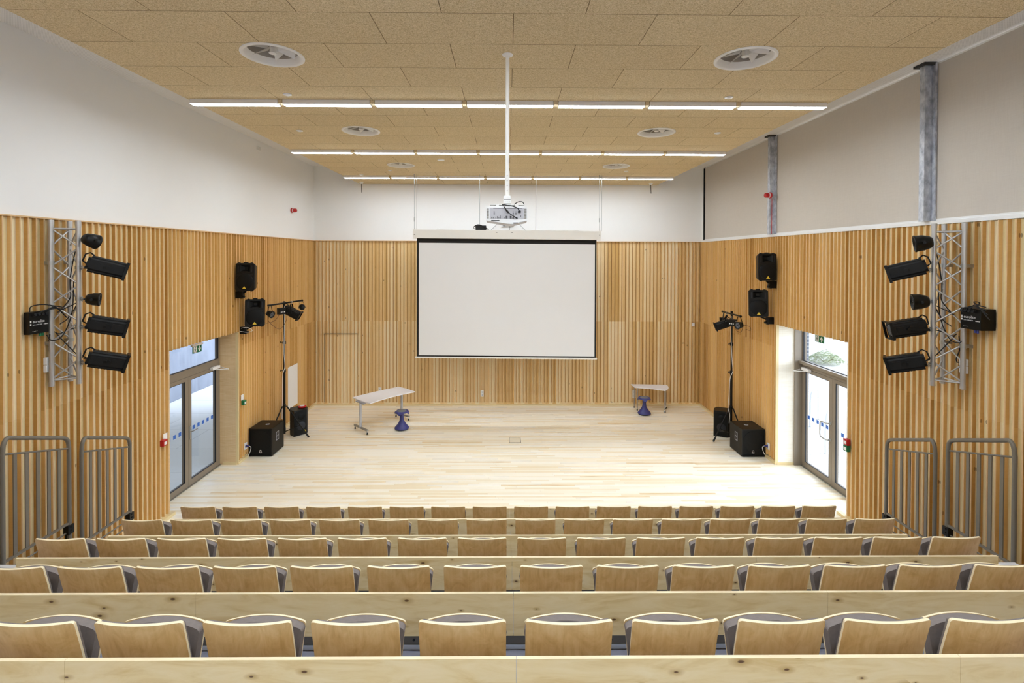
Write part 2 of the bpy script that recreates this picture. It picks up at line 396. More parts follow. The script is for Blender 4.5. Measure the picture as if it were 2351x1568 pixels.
def dup(root, loc, label=None, rz=None, group=None):
    def cp(o, par):
        c = o.copy(); COL.objects.link(c)
        if par: c.parent = par
        for ch in kids.get(o.name, []): cp(ch, c)
        return c
    kids = {}
    def walk(o):
        kids[o.name] = list(o.children)
        for ch in o.children: walk(ch)
    walk(root)
    r = cp(root, None); r.location = loc
    if rz is not None: r.rotation_euler = (0, 0, rz)
    if label: r['label'] = label
    if group: r['group'] = group
    return r
def text_mb(body, size, origin, ex, ez, mi=0, depth=.001, align='CENTER'):
    """letters as mesh: ex = reading direction, ez = up direction"""
    cu = bpy.data.curves.new('t', 'FONT'); cu.body = body; cu.size = size; cu.extrude = depth; cu.align_x = align; cu.resolution_u = 2
    o = bpy.data.objects.new('t', cu); COL.objects.link(o); dg = bpy.context.evaluated_depsgraph_get(); dg.update()
    me = bpy.data.meshes.new_from_object(o.evaluated_get(dg)); X = Vector(ex).normalized(); Z = Vector(ez).normalized(); N = X.cross(Z); O = Vector(origin)
    mb = MB(); mb.poly([O + X*v.co.x + Z*v.co.y + N*v.co.z for v in me.vertices], [tuple(p.vertices) for p in me.polygons], mi)
    bpy.data.objects.remove(o); bpy.data.curves.remove(cu); bpy.data.meshes.remove(me); return mb
def merge(a, b, mi=None):
    o = len(a.v); a.v += b.v; a.f += [tuple(i+o for i in f) for f in b.f]; a.mi += (b.mi if mi is None else [mi]*len(b.f)); a.sm += b.sm; return a

# ---------------------------------------------------------------- room shell
XL, XR, YB, YF = -5.44, 5.48, 13.95, -4.2
ZW, ZC, ZR = 4.615, 6.70, 6.214          # top of the timber, white ceiling, underside of the tile raft
LO = (7.97, 9.95, 2.66); RO = (7.87, 9.925, 2.83)   # door openings: near y, far y, height
DL, DR = -5.755, 5.945                   # door planes
FD = .042                                # fin depth
OUT = .5
m = MB(); m.box(DL-.1, DR+.1, YF-.3, YB+.3, -.15, 0); struct(m, 'floor', [FLOOR])
m = MB(); m.box(XL-OUT, XR+OUT, YF-.3, YB+.3, ZC, ZC+.12); struct(m, 'ceiling', [SOFFIT])
m = MB(); m.box(XL-OUT, XR+OUT, YF-.3, YF, 0, ZC); struct(m, 'wall_rear', [PAINT])

def fins(m, x, sgn, y0, y1, z0, z1, skip=()):
    y = math.ceil(y0/.0953)*.0953
    while y < y1 - .01:
        za = z0
        for (a, b, zz) in skip:
            if a - .005 < y < b: za = zz
        w_ = .015
        xs = sorted((x, x - sgn*FD)); m.box(xs[0], xs[1], y, y+w_, za, z1, 2)
        xe = x - sgn*FD; m.box(xe, xe - sgn*.0015, y, y+w_, za, z1, 3)
        y += .0953
def side_wall(name, x, sgn, op, white_top):
    m = MB(); o = x + sgn*(OUT if sgn > 0 else .38)
    for y0, y1, z0 in ((YF, op[0], 0), (op[1], YB+.3, 0), (op[0], op[1], op[2])):
        m.box(x, o, y0, y1, z0, ZW, 1)
    fins(m, x, sgn, YF, YB, .07, ZW, [(op[0]-.02, op[1]+.02, op[2])])
    if white_top: m.box(x, o, YF, YB+.3, ZW, ZC, 0)
    return struct(m, name, [PAINT, PLY_S, FIN_S, FIN_E])
side_wall('wall_left', XL, -1, LO, True); side_wall('wall_right', XR, 1, RO, False)
# timber cap along the side walls and back wall
m = MB(); m.box(XL, XL+FD+.012, YF, YB, ZW, ZW+.016); m.box(XL, XR, YB-FD-.012, YB, ZW, ZW+.016)
struct(m, 'trim_1', [FIN_E])
# back wall with its hidden hatch door
HX0, HX1, HZ = -5.139, -4.211, 2.011
m = MB(); m.box(XL-OUT, XR+OUT, YB, YB+.3, 0, ZW, 1); m.box(XL-OUT, XR+OUT, YB, YB+.3, ZW, ZC, 0)
x = XL + .05
hatch = MB()
hatch.box(HX0+.004, HX1-.004, YB-.012, YB-.001, .012, HZ-.004, 1)
while x < XR - .03:
    inside = HX0 - .02 < x < HX1 + .01
    z0 = HZ + .006 if inside else .085
    m.box(x, x+.015, YB-FD, YB, z0, ZW, 2); m.box(x, x+.015, YB-FD-.0015, YB-FD, z0, ZW, 3)
    if inside: hatch.box(x+.001, x+.014, YB-FD, YB-.012, .075, HZ-.004, 2)
    x += .099
m.box(XL, HX0, YB-.014, YB, 0, .085, 1); m.box(HX1, XR, YB-.014, YB, 0, .085, 1)
struct(m, 'wall_back', [PAINT, PLY_B, FIN_B, FIN_B])
m = MB(); g = .006
m.box(HX0-g, HX0+.003, YB-.01, YB-.004, 0, HZ, 0); m.box(HX1-.003, HX1+g, YB-.01, YB-.004, 0, HZ, 0); m.box(HX0-g, HX1+g, YB-.045, YB-.004, HZ-.003, HZ+g, 0)
struct(m, 'trim_2', [DARKM])
struct(hatch, 'door_3', [PAINT, PLY_B, FIN_B])
# baseboards
def base(name, bx): m = MB(); [m.box(*b) for b in bx]; struct(m, name, [TRIMW])
base('baseboard_left', [(XL, XL+.075, YF, LO[0]+.06, 0, .05), (XL, XL+.06, LO[1], YB, 0, .045), (DL+.06, XL+.02, LO[1]-.012, LO[1], 0, .05)])
base('baseboard_right', [(XR-.075, XR, YF, RO[0]+.16, 0, .05), (XR-.06, XR, RO[1], YB, 0, .045), (XR-.02, DR-.12, RO[1]-.012, RO[1], 0, .05)])
base('baseboard_back', [(XL, XR, YB-.075, YB, 0, .03)])
# plywood reveals of the door openings
m = MB()
for y0, y1 in ((LO[1]-.004, LO[1]+.012), (LO[0]-.012, LO[0]+.004)): m.box(DL, XL+FD*.6, y0, y1, 0, LO[2])
m.box(DL, XL, LO[0], LO[1], LO[2]-.004, LO[2]+.012); m.box(XL+.001, XL+FD+.012, LO[1]-.006, LO[1]+.016, .046, LO[2], 1); struct(m, 'trim_3', [REVEAL, TRIMW])
m = MB()
for y0, y1 in ((RO[1]-.004, RO[1]+.012), (RO[0]-.012, RO[0]+.004)): m.box(DR, XR-FD*.6, y0, y1, 0, RO[2])
m.box(DR, XR, RO[0], RO[1], RO[2]-.004, RO[2]+.012); m.box(XR-.001, XR-FD-.012, RO[1]-.006, RO[1]+.016, .046, RO[2], 1); struct(m, 'trim_4', [REVEALW, TRIMW])

# clerestory on the right: sill, windows, head, columns, blinds
m = MB(); m.box(XR-.03, XR+OUT, YF, YB, ZW+.004, ZW+.05); struct(m, 'trim_5', [WHITEP])
m = MB(); m.box(XR+.03, XR+OUT, YF, YB, 6.672, ZC); struct(m, 'trim_6', [OFFW])
m = MB(); m.box(XR, XR+OUT, YB-.13, YB, ZW, ZC); struct(m, 'wall_right_corner', [PAINT])
edges = [13.80, 10.165, 6.39, 2.615, -1.16, YF]
for i in range(5):
    a, b = edges[i+1], edges[i]
    f = MB(); xg = XR+.36
    for y in (a+.02, b-.06): f.box(xg-.03, xg+.03, y, y+.05, ZW+.05, 6.66)
    f.box(xg-.03, xg+.03, a, b, ZW+.05, ZW+.1); f.box(xg-.03, xg+.03, a, b, 6.61, 6.66)
    wdw = struct(f, 'window_%d' % (i+1), [FRAME]); g_ = MB(); g_.box(xg-.004, xg+.004, a+.07, b-.06, ZW+.1, 6.61); struct(g_, 'glass_pane', [GLASS], wdw)
BY = [(10.33, 13.765), (6.53, 10.12), (2.75, 6.385), (-1.0, 2.48), (-4.1, -1.3)]
BLB = ['taupe roller blind nearest the back corner, the narrowest one seen', 'wide taupe roller blind between the two galvanised columns', 'taupe roller blind cut by the right picture edge, nearest the camera']
for i, (a, b) in enumerate(BY):
    lb = BLB[i] if i < 3 else 'taupe roller blind beyond the right picture edge beside the camera'
    t = thing('roller_blind', lb, 'blind', (XR+.02, (a+b)/2, ZW+.05), 0, 'roller blinds over the clerestory windows')
    q = MB(); q.box(XR+.018, XR+.0215, a, b, ZW+.075, 6.672); build(q, 'blind_fabric', BLIND, t)
    q = MB(); q.box(XR+.012, XR+.03, a, b, ZW+.055, ZW+.078); build(q, 'bottom_bar', WHITEP, t)
m = MB(); m.box(XR-.012, XR+.03, 13.765, 13.80, ZW+.05, 6.66); single(m, 'blind_guide_rail', BLACK, 'thin black vertical blind guide in the back right corner', 'blind rail')
for i, yc in enumerate((10.165, 6.40, 2.6)):
    lb = ['slim galvanised column beyond the wide blind, red sounder on it', 'thick mottled galvanised column above the right lighting truss', 'galvanised column beside the camera beyond the right picture edge'][i]
    t = thing('steel_column', lb, 'column', (XR-.05, yc, ZW+.05), 0, 'galvanised columns between the blinds')
    q = MB(); q.box(XR-.11, XR-.012, yc-.05, yc+.03, ZW+.05, 6.69); q.box(XR-.012, XR+.01, yc-.10, yc+.09, ZW+.05, 6.69); build(q, 'shaft', GALV, t)
    q = MB(); q.box(XR-.15, XR+.01, yc-.09, yc+.09, 6.668, 6.699); build(q, 'head_plate', DARKM, t)

# suspended tile raft with round holes for the diffusers
RX0, RX1, RY0, RY1 = -4.14, 4.20, YF+.4, 13.93
FANX = (-2.37, 2.41); FANY = (5.03, 8.03, 11.01); HR = .268
def raft_sheet(m, z, flip):
    ys = [RY0]
    for fy in FANY: ys += [fy-.3, fy+.3]
    ys.append(RY1)
    for i in range(len(ys)-1):
        y0, y1 = ys[i], ys[i+1]
        if i % 2 == 0: m.poly([(RX0,y0,z),(RX1,y0,z),(RX1,y1,z),(RX0,y1,z)], [(0,1,2,3)])
        else:
            xs = [RX0]
            for fx in FANX: xs += [fx-.3, fx+.3]
            xs.append(RX1); cy_ = (y0+y1)/2
            for j in range(len(xs)-1):
                x0, x1 = xs[j], xs[j+1]
                if j % 2 == 0: m.poly([(x0,y0,z),(x1,y0,z),(x1,y1,z),(x0,y1,z)], [(0,1,2,3)])
                else:
                    cx = (x0+x1)/2; n = 32; vs = []
                    for k in range(n):
                        a = 2*PI*k/n + PI/4; c_, s_ = math.cos(a), math.sin(a); q = .3/max(abs(c_), abs(s_))
                        vs += [(cx+HR*c_, cy_+HR*s_, z), (cx+q*c_, cy_+q*s_, z)]
                    m.poly(vs, [(2*k, 2*k+1, (2*k+3) % (2*n), (2*k+2) % (2*n)) for k in range(n)])
m = MB(); raft_sheet(m, ZR, 0); raft_sheet(m, ZR+.05, 1)
m.poly([(RX0,RY0,ZR),(RX1,RY0,ZR),(RX1,RY1,ZR),(RX0,RY1,ZR),(RX0,RY0,ZR+.05),(RX1,RY0,ZR+.05),(RX1,RY1,ZR+.05),(RX0,RY1,ZR+.05)], [(0,1,5,4),(1,2,6,5),(2,3,7,6),(3,0,4,7)])
LY = (6.5, 9.5, 12.5, 3.5, .5, -2.5); LP = (RX1-RX0)/7
for y in LY:
    for k in range(1, 7): xx = RX0+LP*k; m.box(xx-.024, xx+.024, y-.05, y+.05, ZR-.048, ZR, 1)
struct(m, 'ceiling', [RAFT, plain('beige_connector_block', '#d3bf9a', .7)])

# ---------------------------------------------------------------- ceiling lights
ORD = ['first', 'second', 'third', 'fourth', 'fifth', 'sixth', 'seventh', 'eighth', 'ninth', 'tenth', 'eleventh', 'twelfth', 'thirteenth', 'fourteenth', 'fifteenth', 'sixteenth']
def light0():
    t = thing('linear_ceiling_light', '', 'ceiling light', (0, 0, 0), 0); L = .562
    q = MB(); q.bbox((0, 0, -.029), (2*L, .112, .058), None, .003); build(q, 'housing', LAMPH, t, False)
    q = MB(); q.prism([(-.053, -.056), (-.053, -.0595), (-.049, -.062), (.049, -.062), (.053, -.0595), (.053, -.056)], -L+.004, L-.004, 0); build(q, 'diffuser', EMIT, t, False)
    return t
l0 = light0(); first = True
LRN = ['nearest lit row', 'middle lit row', 'farthest lit row']
for j, y in enumerate(LY):
    for k in range(7):
        xx = RX0 + LP*(k+.5)
        if j < 3:
            lb = 'glowing linear ceiling light, %s from the left in the %s' % (ORD[k], LRN[j]); gr = 'linear lights in the ' + LRN[j]
            if k == 3: lb = 'glowing linear ceiling light crossed by the projector pole in the %s' % LRN[j]
        else: lb = 'glowing linear ceiling light in the rows overhead behind the picture'; gr = 'linear lights out of the picture'
        if first: l0.location = (xx, y, ZR); l0['label'] = lb; l0['group'] = gr; first = False
        else: dup(l0, (xx, y, ZR), lb, None, gr)
# swirl diffusers
def fan0():
    t = thing('ceiling_diffuser', '', 'air diffuser', (0, 0, 0))
    q = MB(); q.lathe([(.300, -.001), (.300, -.010), (.286, -.016), (.268, -.012), (.262, .0), (.255, .02), (.238, .055)], seg=44); build(q, 'bowl', OFFW, t, False)
    q = MB(); q.lathe([(.239, .055), (.236, .21), (.0001, .212)], seg=32); build(q, 'duct', plain('dull_grey_duct', '#b0a89c', .7), t, False)
    q = MB(); q.lathe([(.0001, .0), (.035, .001), (.040, .008), (.0001, .012)], (0, 0, .012), seg=20); q.tube((0, 0, .02), (0, 0, .13), .030, 12); build(q, 'hub', OFFW, t, False)
    for i in range(6):
        a = 2*PI*i/6 + .35; q = MB(); d = Vector((math.cos(a), math.sin(a), 0)); n_ = Vector((-d.y, d.x, 0))
        p = [d*.03 + Vector((0, 0, .10)), d*.215 + Vector((0, 0, .115)), d*.20 + n_*.11 + Vector((0, 0, .022)), d*.05 + n_*.025 + Vector((0, 0, .05))]
        q.poly(p + [v + Vector((0, 0, .003)) for v in p], [(0,1,2,3),(7,6,5,4),(0,1,5,4),(1,2,6,5),(2,3,7,6),(3,0,4,7)])
        build(q, 'blade', OFFW, t, False)
    return t
f0 = fan0(); FR = ['nearest', 'middle', 'farthest']
for j, y in enumerate(FANY):
    for i, xx in enumerate(FANX):
        lb = 'round white swirl air diffuser, %s on the %s side of the ceiling' % (FR[j], ('left', 'right')[i])
        if i == 0 and j == 0: f0.location = (xx, y, ZR); f0['label'] = lb; f0['group'] = 'round ceiling air diffusers'
        else: dup(f0, (xx, y, ZR), lb, None, 'round ceiling air diffusers')
SD = [(-2.76, 6.24, 'small white disc detector just before the nearest lights, left'), (2.79, 6.25, 'small white disc detector just before the nearest lights, right'),
      (-3.36, 8.04, 'small white ceiling disc left of the middle left diffuser'), (3.41, 8.04, 'small white ceiling disc right of the middle right diffuser'),
      (-1.40, 10.40, 'larger white disc on the ceiling left of the projector pole'), (-2.77, 11.69, 'tiny white ceiling disc beyond the farthest left diffuser'),
      (-3.63, 12.33, 'tiny white ceiling disc touching the farthest lights, left end'), (2.79, 11.66, 'tiny white ceiling disc beyond the farthest right diffuser')]
for x, y, lb in SD:
    q = MB(); r_ = .075 if abs(x+1.4) < .1 else .052
    q.lathe([(.0001, -.018), (r_*.5, -.018), (r_*.6, -.01), (r_, -.008), (r_, 0), (.0001, 0)], (x, y, ZR), seg=20)
    single(q, 'ceiling_sensor', WHITEP, lb, 'sensor', 'small discs on the ceiling tiles', (x, y, ZR))
for x, y, lb in ((-4.0, 13.6, 'short dark rod hanging from a white ceiling cup, left'), (3.92, 13.55, 'short dark rod hanging from a white ceiling cup, right')):
    t = thing('hanging_microphone', lb, 'ceiling fitting', (x, y, ZR), 0, 'hanging rods by the back wall')
    q = MB(); q.lathe([(.0001, 0), (.06, 0), (.045, -.03), (.03, -.05), (.0001, -.05)], (x, y, ZR), seg=16); build(q, 'ceiling_cup', OFFW, t)
    q = MB(); q.tube((x, y, ZR-.05), (x+.01, y, ZR-.28), .009, 8); build(q, 'rod', DARKM, t)

# ---------------------------------------------------------------- seating tiers
SY = [5.910, 5.003, 4.086, 3.185, 2.266]; SZT = [1.184, 1.509, 1.841, 2.171, 2.491]
TZ = [z - .80 for z in SZT] + [2.04]; FRONT = [6.82] + [y - .02 for y in SY]; BACK = [y - .06 for y in SY] + [-1.5]
SXL, SXR = -4.97, 4.99
ROWN = ['front row by the stage', 'second row from the stage', 'third row from the stage', 'fourth row from the stage', 'row nearest the camera']
for k in range(6):
    lb = ['blue grey vinyl seating tier under the ' + (ROWN[k] if k < 5 else '') , 'blue grey vinyl seating tier the camera stands on'][k == 5]
    t = thing('seating_tier', lb, 'seating platform', (0, (FRONT[k]+BACK[k])/2, 0), 0, 'tiers of the retractable seating')
    z = TZ[k]; f, b = FRONT[k], BACK[k]
    q = MB(); q.box(SXL, SXR, b, f, z-.05, z); build(q, 'deck', VINYL, t)
    q = MB(); q.box(SXL, SXR, f, f+.012, z-.06, z+.003); build(q, 'nosing', ALU, t)
    zb = TZ[k-1] if k else 0
    q = MB(); q.box(SXL+.02, SXR-.02, f-.06, f-.04, zb+.002, z-.052); build(q, 'riser_board', DARKM, t)
    if 2 <= k <= 5:
        for s in (-1, 1):
            xa, xb = (SXL, -4.02) if s < 0 else (4.10, SXR); zz = (TZ[k]+TZ[k-1])/2
            q = MB(); q.box(xa, xb, f+.013, f+.72 if k == 3 else f+.45, zz-.05, zz)
            q.box(xa, xb, f+.013, f+.03, zb+.002, zz-.05); build(q, 'aisle_step', plain('pale_grey_step', '#d5d4d6', .5), t)
PANX = [-3.965, -1.955, .045, 2.045, 4.045]; PTOP = [1.081, 1.399, 1.738, 2.061, 2.395]
BLAB = ['knotty birch plywood panel %s' % s for s in ('behind the front row seats', 'behind the second row seats', 'behind the third row seats', 'behind the fourth row seats', 'at the bottom edge of the picture')]
for k in range(6):
    if k < 5: y0, zt, zb, lb = SY[k]-.075, PTOP[k], TZ[k+1]+.10, BLAB[k]
    else: y0, zt, zb, lb = 6.835, .70, .36, 'plain birch plywood panel in front of the front row, facing the stage'
    t = thing('row_panel', lb, 'plywood panel', (.04, y0, zb), 0, 'long plywood panels of the seating')
    for i in range(4):
        q = MB(); q.bbox(((PANX[i]+PANX[i+1])/2, y0+.009, (zt+zb)/2), (PANX[i+1]-PANX[i]-.0016, .018, zt-zb), None, 0)
        q.mi = [0, 1, 0, 0, 0, 0]; build(q, 'board', [BOARD, PLYEDGE], t)
    q = MB(); q.box(PANX[0], PANX[-1], y0+.006, y0+.02, zb-.055, zb); build(q, 'dark_rail', plain('taupe_steel_angle', '#5d5850', .5, .3), t)
    q = MB(); q.box(PANX[0], PANX[-1], y0+.0, y0+.03, zb-.085, zb-.056)
    build(q, 'bottom_rail', ALU, t)
    q = MB(); xx = PANX[0] + .13
    while xx < PANX[-1]:
        q.disc((xx, y0+.006, zb-.028), (0, -1, 0), .008, .004, 8); xx += .25
    build(q, 'bolts', BLACK, t)

# ---------------------------------------------------------------- tip-up chairs
def sheet(fn, nu, nv, thick, mats_edge=1, mi=0):
    """curved sheet: fn(u,v)->(point, normal); front face offset by thick along normal, edges get their own material"""
    m = MB(); A = []; B = []
    for j in range(nv+1):
        for i in range(nu+1):
            p, n = fn(i/nu*2-1, j/nv); A.append(p); B.append(p + n*thick)
    W_ = nu+1
    f = [(j*W_+i, j*W_+i+1, (j+1)*W_+i+1, (j+1)*W_+i) for j in range(nv) for i in range(nu)]
    m.poly(A, f, mi, True); m.poly(B, f, mi, True)
    loop = [i for i in range(W_)] + [j*W_+nu for j in range(1, nv+1)] + [nv*W_+i for i in range(nu-1, -1, -1)] + [j*W_ for j in range(nv-1, 0, -1)]
    L = len(loop); m.poly([A[i] for i in loop] + [B[i] for i in loop], [(i, (i+1) % L, L+(i+1) % L, L+i) for i in range(L)], mats_edge)
    return m
def rc(u, v, hw, h, r):
    """rounded corners at v=1: returns x, z-fraction height"""
    x = u*hw; z = v*h
    z = h*(1-(1-v)**1.9) if v > 0 else 0
    dz = z-(h-r)
    if dz > 0: x = u*(hw - r + math.sqrt(max(0, 1-(dz/r)**2))*r)
    return x, z
def chair0():
    t = thing('auditorium_chair', '', 'chair', (0, 0, 0)); H = .42
    def back(off, hw, z0, z1, r):
        def fn(u, v):
            vv = 1-(1-v)**1.0; x, zz = rc(u, vv, hw, z1-z0, r); z = z0+zz
            d = max(0, (.80-z)/H); y = .026*(x/.205)**2 + .085*d**1.15 + .012*math.sin(d*PI) + off
            n = Vector((-.12*x/.205, 1, .20)).normalized(); return Vector((x, y, z)), n
        return fn
    build(sheet(back(0, .2045, .375, .80, .015), 18, 18, .013), 'backrest', [SEATPLY, PLYEDGE], t, False)
    build(sheet(back(.0145, .198, .40, .789, .016), 16, 14, .016, 0), 'back_cushion', [FABRIC, FABRIC], t, False)
    def seat(off, ins):
        def fn(u, v):
            hw = .212-ins; h = .305-ins; taper = .87 + .13*v**1.3
            x, zz = rc(u, v, hw*taper, h, .022); z = .385+zz; fr = zz/h
            z += (.022*(1-(x/.21)**2) - .018 - (.010*abs(x/.21)**4 if ins else 0))*max(0, fr-.5)*2
            y = .155 + .062*fr + .016*math.sin(fr*PI) - .02*(x/.21)**2 + off
            n = Vector((.1*x/.21, -1, .15)).normalized(); return Vector((x, y, z)), n
        return fn
    build(sheet(seat(.0, 0), 16, 12, -.012), 'seat_shell', [SEATPLY, PLYEDGE], t, False)
    m = MB(); f = sheet(seat(.001, .002), 16, 14, .056, 0); build(f, 'seat_cushion', [FABRIC, FABRIC], t, False)
    m = MB()
    for s in (-1, 1):
        m.prism([(.065, .36), (.19, .36), (.19, .43), (.12, .47), (.07, .46)], s*.214, s*.226, 0)
        m.tube((s*.20, .12, .41), (s*.24, .12, .41), .012, 8)
        m.box(s*.206, s*.234, .09, .14, .001, .36)
    m.box(-.23, .23, .085, .135, .30, .335); m.box(-.23, -.19, .04, .2, .001, .012); m.box(.19, .23, .04, .2, .001, .012)
    build(m, 'support_frame', DARKM, t, False)
    return t
c0 = chair0(); first = True
ROWS = [(-7, 8), (-7, 8), (-7, 8), (-6, 7), (-4, 5)]
for k in range(5):
    a, b = ROWS[k]; n = b-a+1
    for j in range(a, b+1):
        i = j-a; pos = '%s chair from the left' % ORD[i]
        if i == 0: pos = 'leftmost chair'
        if i == n-1: pos = 'rightmost chair'
        if i >= 10 and i < n-1: pos = '%s chair from the right' % ORD[n-1-i]
        what = 'folded light plywood tip-up chair with grey cushions'
        lb = '%s of the %s, folded plywood seat' % (pos, ROWN[k])
        loc = (-.2057+.5*j + .0, SY[k], TZ[k]); gr = 'tip-up chairs of the ' + ROWN[k]
        if first: c0.location = loc; c0['label'] = lb; c0['group'] = gr; first = False; continue
        dup(c0, loc, lb, None, gr)

# ---------------------------------------------------------------- guard rails at both aisle ends
def rail(x, dy, dz, lb):
    s = -1 if x < 0 else 1
    yn, yf = 5.843+dy, 6.587+dy; zn, zf = 2.045+dz, 1.778+dz; zb = .80+dz
    t = thing('guard_rail', lb, 'guard rail', (x, (yn+yf)/2, zb-.34), 0, 'grey tube guard rails beside the aisles')
    def arc(c, r, a0, a1, n=7): return [(x, c[0]+r*math.cos(a0+(a1-a0)*i/n), c[1]+r*math.sin(a0+(a1-a0)*i/n)) for i in range(n+1)]
    r = .105; sl = math.atan2(zn-zf, yf-yn)
    pts = [(x, yn, zb-.36)] + [(x, yn, zn-.16)]
    pts += spline([(x, yn, zn-.16), (x, yn+.012, zn-.07), (x, yn+.05, zn-.02), (x, yn+.12, zn-.042)], 4)[1:]
    pts += [(x, yf-.12, zf+.04)] + spline([(x, yf-.12, zf+.04), (x, yf-.05, zf+.008), (x, yf-.012, zf-.04), (x, yf, zf-.12)], 4)[1:]
    pts += [(x, yf, zb-.36)]
    q = MB(); q.path(pts, .0215, 12); build(q, 'tube_frame', TAUPE, t)
    za, zc = zn-.165, zf-.125
    q = MB(); q.tube((x, yn, za), (x, yf, zc), .010, 8); build(q, 'upper_bar', TAUPE, t)
    q = MB(); q.box(x-.012, x+.012, yn, yf+.02, zb-.012, zb+.012); build(q, 'lower_bar', TAUPE, t)
    for i in range(1, 6):
        f = i/6; y = yn+(yf-yn)*f; q = MB(); q.box(x-.006, x+.006, y-.018, y+.018, zb, za+(zc-za)*f); build(q, 'baluster', TAUPE, t)
    for dd in (.10, .19):
        q = MB(); q.tube((x, yn, zb-dd), (x, yf, zb-dd), .009, 8); build(q, 'mid_bar', TAUPE, t)
    q = MB(); q.box(x-.03, x+.03, yf-.045, yf+.03, zb-.12, zb-.02); q.box(x+.012*s-.02, x+.012*s+.02, yf-.02, yf+.03, zb-.37, zb-.12)
    q.disc((x-s*.03, yf-.005, zb-.045), (-s, 0, 0), .012, .006, 8); q.disc((x-s*.03, yf-.005, zb-.085), (-s, 0, 0), .012, .006, 8); build(q, 'hinge_bracket', BLACK, t)
for x, dy, sd in ((-5.0, 0, 'left'), (5.05, -.075, 'right')):
    rail(x, dy, 0, 'shorter looking grey tube guard rail nearer the stage, %s aisle' % sd)
    rail(x, dy-.911, .333, 'larger looking grey tube guard rail nearer the camera, %s aisle' % sd)
    rail(x, dy-1.822, .666, 'grey tube guard rail cut by the %s picture edge' % sd)

# ---------------------------------------------------------------- glazed double doors
def door(name, xd, s, op, meet, ztop, zb_tr, zh, bar_out):
    """s: +1 outward is +x.  Frame, transom pane, two leaves with panes, closer, handle"""
    t = bpy.data.objects.new(name, None); COL.objects.link(t); t['kind'] = 'structure'; t.location = (xd, meet, 0); ROOTS[t.name] = Matrix.Translation((xd, meet, 0))
    y0, y1 = op[0]-.02, op[1]+.0; d = .07*s
    def fr(m, ya, yb, za, zb, w_, x0=0, x1=d):
        m.box(xd+x0, xd+x1, ya, ya+w_, za, zb); m.box(xd+x0, xd+x1, yb-w_, yb, za, zb); m.box(xd+x0, xd+x1, ya+w_, yb-w_, zb-w_, zb); m.box(xd+x0, xd+x1, ya+w_, yb-w_, za, za+w_)
    q = MB(); q.box(xd-.0, xd+d, y0, y0+.05, 0, op[2]); q.box(xd, xd+d, y1-.05, y1, 0, op[2]); q.box(xd, xd+d, y0+.05, y1-.05, op[2]-.05, op[2])
    q.box(xd-.004*s, xd+d, y0+.05, y1-.05, zh, zb_tr); 
    if bar_out > .01: q.box(xd-bar_out*s, xd-.001, y0+.05, y1-.035, zb_tr-.055, zb_tr)
    if s > 0: q.box(xd-.15, xd, y1-.03, y1-.005, 0, op[2]-.01)
    build(q, 'door_frame', FRAME, t)
    q = MB(); q.box(xd-.03*s, xd+.1*s, y0, y1, .0, .012); build(q, 'threshold', ALU, t)
    q = MB(); q.box(xd+.03*s-.006, xd+.03*s+.006, y0+.05, y1-.05, zb_tr, op[2]-.05); build(q, 'transom_pane', GLASS, t)
    q = MB(); fr(q, y0+.05, y1-.05, zb_tr, op[2]-.05, .008, .005*s, .03*s); build(q, 'transom_gasket', GASKET, t)
    for li, (ya, yb) in enumerate(((y0+.05, meet), (meet, y1-.05))):
        ya += .002; yb -= .002; W_ = .085
        q = MB(); m0, m1 = .012, zh-.004
        q.box(xd-.004*s, xd+.06*s, ya, ya+W_, m0, m1); q.box(xd-.004*s, xd+.06*s, yb-W_, yb, m0, m1)
        q.box(xd-.004*s, xd+.06*s, ya+W_, yb-W_, m1-.065, m1); q.box(xd-.004*s, xd+.06*s, ya+W_, yb-W_, m0, m0+.105)
        lf = build(q, 'door_leaf', FRAME, t)
        q = MB(); q.box(xd+.02*s, xd+.03*s, ya+W_, yb-W_, m0+.105, m1-.065); build(q, 'glass_pane', GLASS, lf)
        q = MB(); fr(q, ya+W_, yb-W_, m0+.105, m1-.065, .009, .0*s, .02*s); build(q, 'gasket', GASKET, lf)
        c = (ya+yb)/2; q = MB()
        for i in range(5):
            yy = c + (i-2)*.141; q.box(xd+.017*s, xd+.0195*s, yy-.033, yy+.033, 1.0, 1.07)
        build(q, 'safety_markings', plain('blue_safety_squares', '#3a6cc4', .5), lf)
        if s < 0 and li == 1:
            q = MB(); q.bbox((xd+.010, ya+.04, .98), (.012, .035, .24), None, .004); q.tube((xd+.01, ya+.04, 1.01), (xd+.06, ya+.04, 1.01), .011, 10); q.path([(xd+.06, ya+.04, 1.01), (xd+.062, ya+.10, 1.012), (xd+.06, ya+.17, 1.015)], .010, 8)
            build(q, 'handle', ALU, lf)
        if s > 0 and li == 1:
            q = MB(); xx = xd-.004
            q.path(spline([(xx, ya+.04, 1.143), (xx-.06, ya+.06, 1.143), (xx-.07, ya+.20, 1.13), (xx-.07, ya+.235, 1.07), (xx-.07, ya+.235, .91), (xx-.07, ya+.20, .85), (xx-.06, ya+.06, .84), (xx, ya+.04, .84)], 6), .013, 10)
            q.disc((xx, ya+.04, 1.143), (-1, 0, 0), .025, .008); q.disc((xx, ya+.04, .84), (-1, 0, 0), .025, .008); build(q, 'pull_handle', ALU, lf)
        if li == 1:
            q = MB(); zc = m1-.005; q.bbox((xd-.04*s, yb-.17, zc), (.06, .24, .055), None, .005)
            q.tube((xd-.06*s, yb-.16, zc-.035), (xd-.25*s, yb-.09, zc-.04), .008, 8); q.tube((xd-.25*s, yb-.09, zc-.04), (xd-.05*s, yb+.02, zc-.03), .008, 8)
            build(q, 'door_closer', LAMPH, lf)
door('door_1', DL, -1, LO, 8.96, 2.6, 2.14, 2.006, .004)
door('door_2', DR, 1, RO, 8.965, 2.8, 2.12, 1.985, .07)

